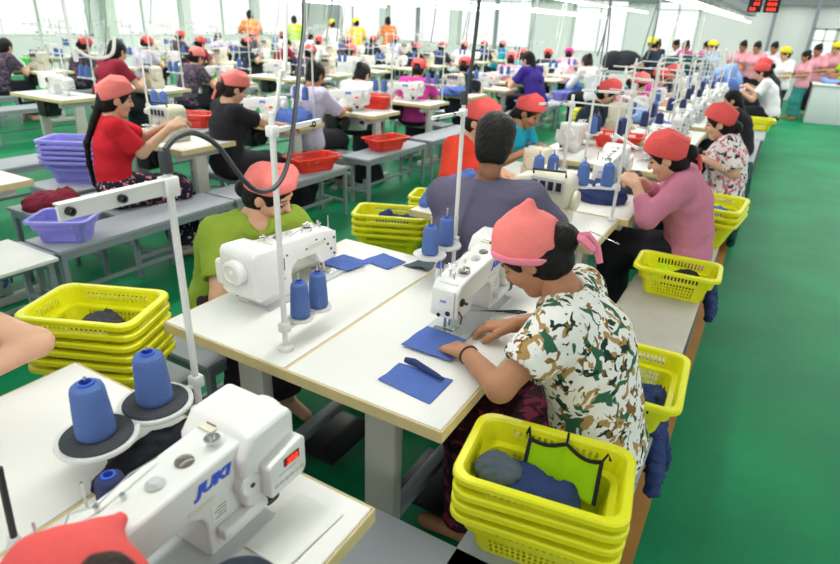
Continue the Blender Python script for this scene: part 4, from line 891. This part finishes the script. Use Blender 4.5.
heap('fabric_bundle', 'black fabric straps in the lone yellow crate', 'fabric', (-.19, 3.20, .50), (.24, .16, .13), BLACKF, 13); heap('fabric_bundle', 'neon scrap beside the black straps in the lone yellow crate', 'fabric', (-.31, 3.23, .50), (.14, .15, .12), NEON, 14)
heap('fabric_bundle', 'blue fabric in the yellow crate stack behind the pink blouse woman', 'fabric', (-.16, 4.30, .60), (.18, .28, .12), BLUEF, 15)
heap('fabric_bundle', 'charcoal fabric in the yellow crate stack beside the green t-shirt', 'fabric', (-1.91, 1.06, .655), (.27, .15, .11), CHAR, 16, rz=.42)
heap('fabric_bundle', 'blue and black scraps in the floor crate beside the man\'s table', 'fabric', (-2.36, 3.84, .20), (.36, .2, .20), NAVYF, 17, rz=.42)
def hanging(label, loc, size, m, rz=0, seed=0, name='hanging_cloth'):
    """cloth drooping from a bench edge; loc is the middle of its top edge"""
    f = Field((-size[0]*.8, -size[1]*1.6, -size[2]-.03), (size[0]*.8, size[1]*1.6, .06), .007); rg = random.Random(seed)
    nk = max(5, int(size[0]/.05))
    for k in range(nk):
        x = (k/(nk-1)-.5)*size[0]*.8; f.cap((x*.8, -size[1]*.2, -.005), (x*1.1+rg.uniform(-.02, .02), size[1]*.3, -size[2]*rg.uniform(.75, 1)), .028, .034, .03)
    f.wrinkle(.010, 28, seed, .7); f.wrinkle(.004, 60, seed+1, .9); o = np_mesh('hanging_cloth', *f.mesh(), m, None, None, loc); o.name = name; o.rotation_euler = (0, 0, rz); return tag(o, label, 'fabric')
hanging('navy cloth hanging off the bench behind the flowered blouse woman', (-.075, 1.95, .46), (.22, .08, .24), NAVYF, -PI/2, 2); hanging('navy cloth hanging off the bench beside the lone yellow crate', (-.055, 3.42, .50), (.18, .08, .24), NAVYF, -PI/2, 3)
hanging('black jacket hanging on the bench behind the girl in the printed blouse', (-.30, 5.75, .80), (.30, .10, .5), BLACKF, -PI/2, 4); hanging('dark green cloth draped over the long aisle bench', (-.055, 6.5, .46), (2.4, .05, .40), DGREEN, -PI/2, 5)
drape('fabric_bundle', 'blue cloth draped on the inner corner of the crosswise table', [(-1.44, 3.10, .93), (-1.50, 3.0, .87), (-1.55, 2.90, .825), (-1.58, 2.82, .80)], [.05, .07, .07, .04], BLUEF, 'fabric', 6, amp=.012)
hanging('dark cloth in the hands of the girl in the printed blouse', (-.43, 5.08, .90), (.22, .08, .12), BLACKF, PI/2, 7); 
hanging('black trailing cloth under the flowered blouse woman\'s table', (-.62, 1.9, .5), (.4, .1, .42), BLACKF, PI/2, 9)
cloth_piece('printed paper slip under the lettered machine\'s panel', (-.655, .66, .7805), quad(-.06, -.08, .06, -.08, .07, .09, -.05, .09), PAPER, 'paper_slip', 9, None, .001, .001)['category'] = 'paper'
# scissors and cords by the flowered blouse woman
t = thing('thread_snips', 'black thread snips lying by the flowered blouse woman\'s machine', 'scissors', (-.67, 1.83, .785), .5); MB().tube([(-.09, 0, 0), (0, .004, .004), (.05, .012, .004), (.08, .004, .004), (.05, -.008, .004), (0, 0, .004)], .004, 6).build('handle', DARK, t); MB().bar((-.14, -.004, .002), (-.08, 0, .002), .012, .003).build('blade', CHROME, t)
t = thing('tweezers', 'thin metal tweezers in the man\'s hand over the table edge', 'tool', (-.62, 2.83, .815), -.2); MB().bar((-.02, 0, .01), (.16, -.05, .0), .006, .003).build('blade', CHROME, t)
# dark post at the picture edge
t = thing('thread_post', 'slim black post in a cream socket on the front table, picture edge', 'post', (-1.07, .345, .78)); MB().cyl((0, 0, .01), (.0, .012, .19), .0065, n=12).build('pole', DARK, t); MB().lathe([(0, 0), (.016, 0), (.016, .012), (.011, .02), (.011, .03), (0, .03)], 18).build('socket', STAND, t)
t = thing('thread_pin', 'thin steel pin standing on the front table near the navy cone', 'post', (-1.035, .47, .78)); MB().cyl((0, 0, 0), (0, 0, .085), .003, n=8).build('pin', CHROME, t)

# ------------------------------------------------------------------ second line (left) and the lines beyond
def rail_bench(label, y0, y1, x=-3.47, W=.34): return bench(label, (x, (y0+y1)/2, 0), y1-y0, W, .47)
for y0, y1, lab in ((.6, 1.66, 'grey bench with a white board at the picture edge'), (1.68, 3.0, 'long grey bench carrying the lone purple crate'), (3.02, 4.42, 'long grey bench carrying the nearer red crate'), (4.75, 5.9, 'grey bench carrying the farther red crate'), (6.05, 7.3, 'grey bench just beyond the farther red crate'), (7.45, 8.9, 'grey bench third beyond the red crates'), (9.05, 10.6, 'grey bench with purple crates in the distance'), (10.75, 12.5, 'far grey bench behind the purple crates')): rail_bench(lab, y0, y1)
tcopy('white sewing table at the picture edge, before the maroon cushion', -4.28, 1.60, PI/2); heap('fabric_bundle', 'blue cloth under the table before the maroon cushion', 'fabric', (-4.1, 1.50, .001), (.5, .4, .5), BLUEF, 70, .014)
bd = MB().box((0, 0, .01), (.5, .62, .02), .003).build('board', WHITE); bd.location = (-3.42, 1.30, .471); tag(bd, 'white laminated board lying on the bench at the picture edge', 'board')
CB = -4.32
for k in range(9):
    y = 3.22+1.22*k; wh = ['in front of the red t-shirt', 'in front of the black top', 'in front of the lilac shirt'][k] if k < 3 else f'in the second line, {["first", "second", "third", "fourth", "fifth", "sixth", "seventh", "eighth", "ninth", "tenth", "eleventh"][k-3]} beyond the lilac shirt'
    x = CB+(.05 if k == 0 else 0)+(.12 if k > 1 else 0); tcopy('white sewing table '+wh, x, y, PI/2)
    if k in (0, 4, 7): dup(OV, (x+.08, y-.05, .78), 0, 'cream overlock machine '+wh)
    else: mcopy('white sewing machine '+wh, x-.18, y-.04, 0)
    if k: 
        dup(GEN2, (x+.44, y+.2, .78), PI/2, 'white thread stand '+wh)
        for o in (.10, .22): ccopy(f'blue thread cone {"by" if o < .2 else "off"} the stand pole {wh}', x+.44-o, y+.2, .986, None, None, (.85, .85, .95))
    else:
        GEN2.__setitem__('label', 'white thread stand '+wh); GEN2.location = (x-.45, y+.2, .78); [ccopy(f'blue thread cone {"by" if o < .2 else "off"} the stand pole {wh}', x-.45+o, y+.2, .986, None, None, (.85, .85, .95)) for o in (.10, .22)]
    if k != 3: bench('grey sewing stool '+wh, (x+.3 if k < 3 else x, y-.72, 0), .8, .34, .44, PI/2)
crate('red plastic crate on the bench, nearer of the two on the benches', (-3.46, 4.10, .471), .5*0+1.3, CRED, sc=(1.15, 1.05, .8)); crate('red plastic crate on the bench, farther of the two on the benches', (-3.46, 5.30, .471), 1.35, CRED, sc=(1.15, 1.05, .8))
bench('tall grey stand holding a red crate beyond the cream machine', (-4.62, 3.80, 0), .5, .42, .76, .4); crate('red plastic crate on the tall stand between the red t-shirt and the black top', (-4.62, 3.80, .761), .5, CRED, sc=(1.0, 1, .75)); crate('red plastic crate on the table before the lilac shirt', (-4.0, 5.92, .781), .2, CRED, sc=(.9, .9, .9))
crate('single purple plastic crate on the bench under the drilled rail', (-3.46, 1.84, .471), .62, CPUR, sc=(.82, .98, .9))
for kk in range(5): crate(f'purple plastic crate in the stack behind the red t-shirt, {names[kk] if kk < 4 else "topmost"}', (-4.74, 2.72, .44+STEP*1.0*kk), .55+.03*(kk % 2), CPUR, sc=(1.12, 1.1, 1.15))
bench('low grey bench under the purple crate stack', (-4.74, 2.72, 0), .6, .5, .44); bench('grey bench the red t-shirt woman sits on', (-3.98, 2.32, 0), .55, .34, .44, PI/2) if False else None
for kk, (x, y) in enumerate([(-3.47, 9.5), (-3.47, 10.1), (-3.47, 11.3)]): crate(f'purple plastic crate on the distant bench row, {["nearer", "middle", "hindmost"][kk]} of three', (x, y, .471), 1.5, CPUR, sc=(1.1, 1, .9))
heap('cushion', 'maroon cushion on the seat behind the lone purple crate', 'cushion', (-4.0, 2.08, .52), (.42, .42, .14), MAROON, 20, .012); bench('low grey bench under the maroon cushion', (-4.0, 2.08, 0), .4, .4, .52)
for i, (x, y, z, s, m_, l) in enumerate([(-4.0, 4.50, .781, (.4, .4, .2), BLUEF, 'blue cloth pile beside the black top'), (-4.6, 6.6, .781, (.4, .4, .16), NAVYF, 'navy cloth pile beyond the lilac shirt'), (-4.0, 7.8, .781, (.42, .4, .18), BLUEF, 'blue cloth pile on the second line by the magenta shirt'), (-4.5, 9.2, .781, (.45, .4, .2), ROYAL, 'royal blue cloth pile on the second line'), (-3.9, 10.4, .781, (.45, .4, .2), NAVYF, 'navy cloth pile near the violet top'), (-1.30, 7.3, .781, (.4, .5, .2), LBLUE, 'light blue cloth pile on the inner tables'), (-.95, 6.75, .781, (.3, .3, .12), LBLUE, 'light blue cloth on the aisle tables'), (-1.8, 9.8, .60, (.7, .8, .5), BLUEF, 'large blue cloth pile beside the red caps'), (-.75, 11.2, .781, (.5, .5, .45), BLUEF, 'tall blue cloth pile by the far cones'), (-.9, 13.1, .781, (.6, .6, .65), LBLUE, 'pale blue cloth pile towering at the far end'), (-3.47, 11.9, .471, (.34, .7, .4), ROYAL, 'blue cloth heaped on the last bench')]): heap('fabric_bundle', l, 'fabric', (x, y, z), s, m_, 30+i, .014)
cloth_piece('folded blue fabric before the crosswise table\'s machine', (-1.25, 3.15, .781), quad(-.08, -.05, .08, -.05, .09, .05, -.07, .06), NAVYF, seed=9)
heap('neon_scrap', 'neon yellow scrap beside the man', 'fabric', (-1.02, 3.12, .781), (.1, .1, .05), NEON, 19, .006)

# a sixth of the hall each: three more lines towards the windows
PERS = []
def pool(i, **k): p = person('', (0, 0, 0), 0, .014, .009, **k); PERS.append(p); return p
base = dict(bottom='dark_cloth', skin='light')
A_ = pool(0, top='top_red', sleeve=.6, hair='bun', bun=(0, -.11, -.03), scarf='scarf_red', brim=.03, tilt=.4, peak=((0, .0, .085), (0, -.05, .13), .06, .04), look=(0, .45, 0), **base)
B_ = pool(1, top='top_red', sleeve=.6, hair='tail', tail=[(0, .10, 1.0), (0, -.03, .85), (0, -.06, .66)], tailr=.034, look=(.2, .3, 0), **base)
Cc = pool(2, top='top_red', sleeve=1.4, hair='bun', bun=(0, -.10, .06), look=(-.2, .55, 0), head=(0, .30, 1.08), neck=(0, .21, .98), **base)
ST = dict(stand=True, pel=(0, 0, .80), chest=(0, .02, 1.12), neck=(0, .03, 1.28), head=(0, .07, 1.415), knees=((-.09, .02, .45), (.09, .06, .45)), feet=((-.09, -.02, .08), (.09, .04, .08)), handL=((-.16, .30, .98), (.2, .9, 0), (.3, 0, -1)), handR=((.16, .30, .98), (-.2, .9, 0), (-.3, 0, -1)), look=(0, .35, 0))
D_ = pool(3, top='top_red', sleeve=.7, bottom='dark_cloth', skin='light', hair='bun', bun=(0, -.11, .0), scarf='scarf_yellow', brim=.03, tilt=.4, peak=((0, .0, .08), (0, -.04, .11), .06, .05), **ST)
E_ = pool(4, top='top_red', sleeve=.7, bottom='dark_cloth', skin='tan', hair='bun', bun=(0, -.09, .08), **ST)
first = {id(p): True for p in PERS}
def put(p, label, x, y, rz, top, cap=None, bottom='dark_cloth', group=None, hair='hair_black', s=1.0, z=0):
    rc = {'top': M[top], 'skirt': M[bottom], 'hair': M[hair]}
    if cap: rc['headscarf'] = M[cap]
    o = dup(p, (x, y, z), rz, label, group, rc); o.scale = (s, s, s); return o
# second line
put(Cc, 'woman in a white shirt bent over a machine beyond the lilac shirt', -4.35, 6.02-.15, .1, 'top_white', s=1.03); put(A_, 'woman in a magenta shirt and coral cap in the second line', -4.15, 7.0, .3, 'top_magenta', 'scarf_red'); put(A_, 'woman in a dark top and red cap behind the magenta shirt', -4.05, 8.15, .2, 'top_dark', 'scarf_red')
put(B_, 'woman in a violet sleeveless top with long black hair hanging down her back', -3.35, 9.55, 1.2, 'top_violet', s=1.08); put(Cc, 'woman in a white shirt with brown hair near the green heap', -2.75, 10.9, 1.0, 'top_white', None, 'dark_cloth', None, 'hair_brown', 1.08)
for i, (x, y, t_, c_, l) in enumerate([(-4.3, 10.6, 'top_rose', 'scarf_red', 'woman in rose with red cap'), (-4.6, 11.9, 'top_teal', 'scarf_red', 'woman in turquoise with red cap'), (-4.5, 13.2, 'top_dark', 'scarf_red', 'woman in dark clothes with red cap'), (-4.4, 14.4, 'top_rose', 'scarf_magenta', 'woman in rose with magenta cap')]): put(A_, l+' far down the second line', x, y, .2, t_, c_)
# inner side of the aisle-side line, facing the camera side
for x, y, t_, c_, l in ((-1.75, 6.5, 'top_dark', 'scarf_red', 'dark top with red cap'), (-1.72, 7.85, 'top_rose', 'scarf_coral', 'rose top with coral cap'), (-1.15, 7.47, 'top_dark', 'scarf_coral', 'dark top and flat coral cap between the stands'), (-1.70, 9.2, 'top_magenta', 'scarf_red', 'magenta top and red cap'), (-1.72, 10.5, 'top_dark', 'scarf_red', 'dark top and red cap, last of the inner side')):
    if x > -1.5: continue
    put(A_, 'woman on the inner aisle-line side, '+l, x, y, -PI/2, t_, c_)
put(A_, 'woman in a white print blouse and red cap bending beside the far yellow crate', -.02, 11.3, PI/2, 'top_white', 'scarf_red', s=1.05); put(A_, 'woman in a dark shirt and red cap just behind the white print blouse', -.02, 12.5, PI/2, 'top_dark', 'scarf_red', s=1.08); put(B_, 'woman in black sitting in front of the far yellow crate', -.20, 7.9, PI/2, 'top_black', s=.92)
put(A_, 'woman in a patterned shirt and red cap on the aisle side, behind the jacket', -.22, 6.95, PI/2, 'print_grey_check', 'scarf_red') if False else None
# standing people at the far end
put(E_, 'woman in a pale rose shirt and teal longyi walking at the end of the aisle', -.0+.42, 16.0, 2.0, 'top_rose', None, 'teal_longyi', s=.94)
put(D_, 'woman in a light blue shirt and yellow cap standing behind the far machines', -1.35, 13.9, 2.4, 'top_skyblue', 'scarf_yellow', s=1.0) if False else None
put(D_, 'woman in pale blue with a yellow cap, standing behind the walking woman', -1.52, 16.6, 2.2, 'top_skyblue', 'scarf_yellow'); put(D_, 'woman in white with a yellow cap at the end of the machine line', .02, 14.6, 2.2, 'top_white', 'scarf_yellow', s=.98)
put(D_, 'woman in a dark green shirt and yellow cap at the green heap', -2.45, 14.1, 1.2, 'top_dark', 'scarf_yellow', s=1.02); put(E_, 'woman in rose carrying a bundle behind the white counter', .62, 17.2, 2.6, 'top_rose', None, s=1.02); put(D_, 'woman in rose with a yellow headscarf behind the counter', 1.0, 17.7, 2.6, 'top_rose', 'scarf_yellow', s=1.05); put(E_, 'person in a neon yellow-green vest at the end of the counter', 1.25, 16.8, 2.0, 'top_neon', None, s=1.0)
for i, (x, y, t_) in enumerate([(-.62, 16.8, 'top_rose'), (-.28, 17.5, 'top_white'), (-.95, 17.4, 'top_rose')]): put(E_, f'woman in {["rose", "white", "pale rose"][i]} standing by the yellow caps at the end wall, {["middle", "aisle-side", "inner"][i]} of three', x, y, 2.8, t_, s=1.02)
for i, (x, y, t_) in enumerate([(-2.9, 17.2, 'top_dark'), (-2.55, 17.9, 'top_white'), (-2.2, 17.1, 'top_magenta'), (-1.8, 17.9, 'top_magenta')]): put(E_, f'person standing behind the green heap, {["innermost", "second", "third", "outermost"][i]}', x, y, 2.5, t_, s=.98)
put(E_, 'woman in orange standing before the bright windows ', -14.4, 14.4, 1.0, 'top_orange', s=1.17); put(D_, 'person in yellow standing among the far machines', -11.75, 16.25, 1.0, 'top_yellow', 'scarf_yellow', s=1.1); put(E_, 'person in orange just beside the one in yellow', -11.65, 17.9, 1.0, 'top_orange', s=1.15); put(D_, 'person in white with a yellow cap before the bright windows', -12.1, 15.5, 1.3, 'top_white', 'scarf_yellow', s=1.06); put(E_, 'small figure in lime before the bright windows', -14.4, 16.4, 1.0, 'top_neon', s=1.1)
# lines C to F
LN = [(-7.35, 2.9, 13, 'third'), (-10.4, 4.4, 11, 'fourth'), (-13.2, 6.2, 10, 'fifth')]
ORD = ['first', 'second', 'third', 'fourth', 'fifth', 'sixth', 'seventh', 'eighth', 'ninth', 'tenth', 'eleventh', 'twelfth', 'thirteenth']
tops = ['top_dark', 'print_grey_check', 'top_maroon', 'top_white', 'top_black', 'top_rose', 'top_teal', 'top_lilac']; TN = ['dark', 'grey check', 'maroon', 'white', 'black', 'rose', 'turquoise', 'lilac']
rg = random.Random(11)
for li, (x, y0, n, nm) in enumerate(LN):
    for k in range(n):
        y = y0+1.24*k; wh = f'in the {nm} line, {ORD[k]} from front'; tcopy('white sewing table '+wh, x, y, PI/2)
        if (k+li) % 3 == 2: dup(OV, (x+.1, y-.04, .78), 0, 'cream overlock machine '+wh)
        elif li == 0 and k < 3: mcopy('white sewing machine '+wh, x+.2, y+.02, PI)
        else: mcopy('white sewing machine '+wh, x-.15, y-.04, 0)
        dup(GEN if k % 2 else GEN2, (x+.45, y+.2, .78), PI/2, 'white thread stand '+wh)
        dup(GEN, (x-.2, y+.24, .78), PI, 'second white thread stand '+wh)
        for o in (.10, .22): ccopy(f'blue thread cone {"by" if o < .2 else "off"} the stand pole {wh}', x+.45-o, y+.2, .986, THRN if rg.random() < .3 else None, None, (.85, .85, .95))
        if li == 0 and k <= 2: continue
        if rg.random() < .72:
            q = rg.choice([A_, A_, Cc, B_]); ti = rg.randrange(len(tops)); capc = rg.choice(['scarf_red', 'scarf_coral'])
            put(q, f'woman in a {TN[ti]} top {"and red cap " if q is A_ else ("with long hair " if q is B_ else "")}{wh}', x+.02, y-.66, rg.uniform(-.15, .15), tops[ti], capc if q is A_ else None)
            bench('grey sewing stool '+wh, (x, y-.72, 0), .6, .32, .44, PI/2)
        if rg.random() < .35: crate(f'{"green" if li < 2 else "red"} plastic crate on the table {wh}', (x-.32, y+.12, .781), rg.uniform(-.2, .2), CGRN if li < 2 else CRED, sc=(1.05, .9, .9))
put(B_, 'woman in a maroon top with long dark hair, far beyond the red t-shirt', -7.35, 4.72, -.1, 'top_maroon', s=1.1); 
for y0, y1, x, l in ((1.5, 5, -5.75, 'near'), (5.2, 9, -5.75, 'middle'), (9.2, 13, -5.75, 'far'), (4, 8, -8.9, 'near window-side'), (8.2, 12, -8.9, 'far window-side')): bench(f'long grey bench in the {l} stretch between the far lines', (x, (y0+y1)/2, 0), y1-y0, .4, .45)
for p in PERS:
    for c in list(p.children):
        bpy.data.objects.remove(c)
    bpy.data.objects.remove(p)

for i, (x, y, l) in enumerate([(-3.95, 4.1, 'black top'), (-3.9, 5.3, 'lilac shirt'), (-4.1, 3.0, 'red t-shirt')]): heap('sack', f'black sack on the floor under the table of the {l}', 'sack', (x, y+.3, .001), (.42, .4, .4), BLACKF, 60+i, .014)
# ------------------------------------------------------------------ the far end of the aisle
t = thing('counter', 'long white counter at the end of the aisle', 'counter', (2.25, 16.1, 0)); MB().box((0, 0, .39), (3.2, .8, .78), .01).build('body', mat('counter_white', '#d9dbdd', .6), t); MB().box((0, 0, .795), (3.26, .86, .03), .006).build('worktop', WHITE, t)
heap('fabric_bundle', 'maroon cloth lying on the white counter', 'fabric', (1.35, 15.9, .811), (.7, .4, .12), MAROON, 50, .02); heap('fabric_bundle', 'lilac cloth lying on the counter beside the maroon cloth', 'fabric', (.95, 16.2, .811), (.4, .3, .14), LBLUE, 51, .02)
t = thing('cutting_table', 'low dark cutting table under the green heap', 'table', (-2.55, 15.6, 0)); MB().box((0, 0, .78), (2.8, 1.3, .04)).build('tabletop', GREYTOP, t, False)
for sx in (-1, 1):
    for sy in (-1, 1): MB().box((sx*1.3, sy*.58, .38), (.07, .07, .76)).build('leg', GREY, t, False)
heap('covered_pile', 'big rounded heap under a dark green cover at the far end', 'pile', (-2.05, 15.5, .801), (1.7, 1.1, .66), DGREEN, 52, .03, 0, None, .01, 3); heap('covered_pile', 'black covered pile beside the dark green heap', 'pile', (-3.35, 15.7, .801), (1.0, .9, .72), BLACKF, 53, .03, 0, None, .01, 3)
# ------------------------------------------------------------------ cables and hanging conduits
cable('power_cable', 'black power cable looping from the front thread stand up to the ceiling', [(-1.12, .837, 1.47), (-1.119, .868, 1.492), (-1.12, .921, 1.495), (-1.117, .981, 1.457), (-1.092, 1.019, 1.382), (-1.082, 1.064, 1.336), (-1.081, 1.126, 1.333), (-1.102, 1.199, 1.376), (-1.149, 1.288, 1.48), (-1.21, 1.394, 1.63), (-1.277, 1.5, 1.79), (-1.5, 1.75, 2.3), (-2.0, 2.2, 4.18)], .0065, CABLEB)
cable('power_cable', 'black cable hanging from the ceiling to the stand behind the flowered blouse woman', [(-1.02, 2.11, 1.47), (-1.01, 2.14, 1.7), (-1.02, 2.2, 2.3), (-1.0, 2.3, 4.2)], .007, CABLEB)
cable('steel_conduit', 'thin grey conduit dropping to the green t-shirt woman\'s stand', [(-1.15, 1.205, 1.49), (-1.13, 1.22, 1.6), (-1.12, 1.25, 1.9), (-1.10, 1.3, 4.2)], .006, STAND)
rg = random.Random(21)
CD = []
for i in range(44):
    li = rg.choice([(-1.1, 5, 13), (-4.3, 5, 14), (-7.3, 4, 14), (-10.3, 6, 14)]); x = li[0]+rg.uniform(-.3, .3)-(.35 if li[0] > -2 else 0); y = rg.uniform(li[1], li[2]); z0 = 1.48 if rg.random() < .7 else 1.1
    nm = {-1.1: 'aisle-side', -4.3: 'second', -7.3: 'third', -10.3: 'fourth'}[li[0]]
    cable('drop_cord', f'thin {"white" if i % 2 else "grey"} power cord dropping from the ceiling over the {nm} line', [(x, y, z0), (x+rg.uniform(-.03, .03), y+.1, z0+.4), (x+rg.uniform(-.15, .15), y+.3, 3), (x, y+.5, 4.2)], .007, STAND if i % 2 else CABLE)['group'] = f'power cords over the {nm} line'
cable('guide_loop', 'white curved thread hose looping above the long-haired woman in the distance', [(-5.25, 3.15, 4.18), (-5.24, 3.15, 1.55), (-5.2, 3.18, 1.40), (-5.1, 3.25, 1.345), (-4.98, 3.33, 1.38), (-4.95, 3.36, 1.52)], .014, STAND)
bpy.context.view_layer.update()
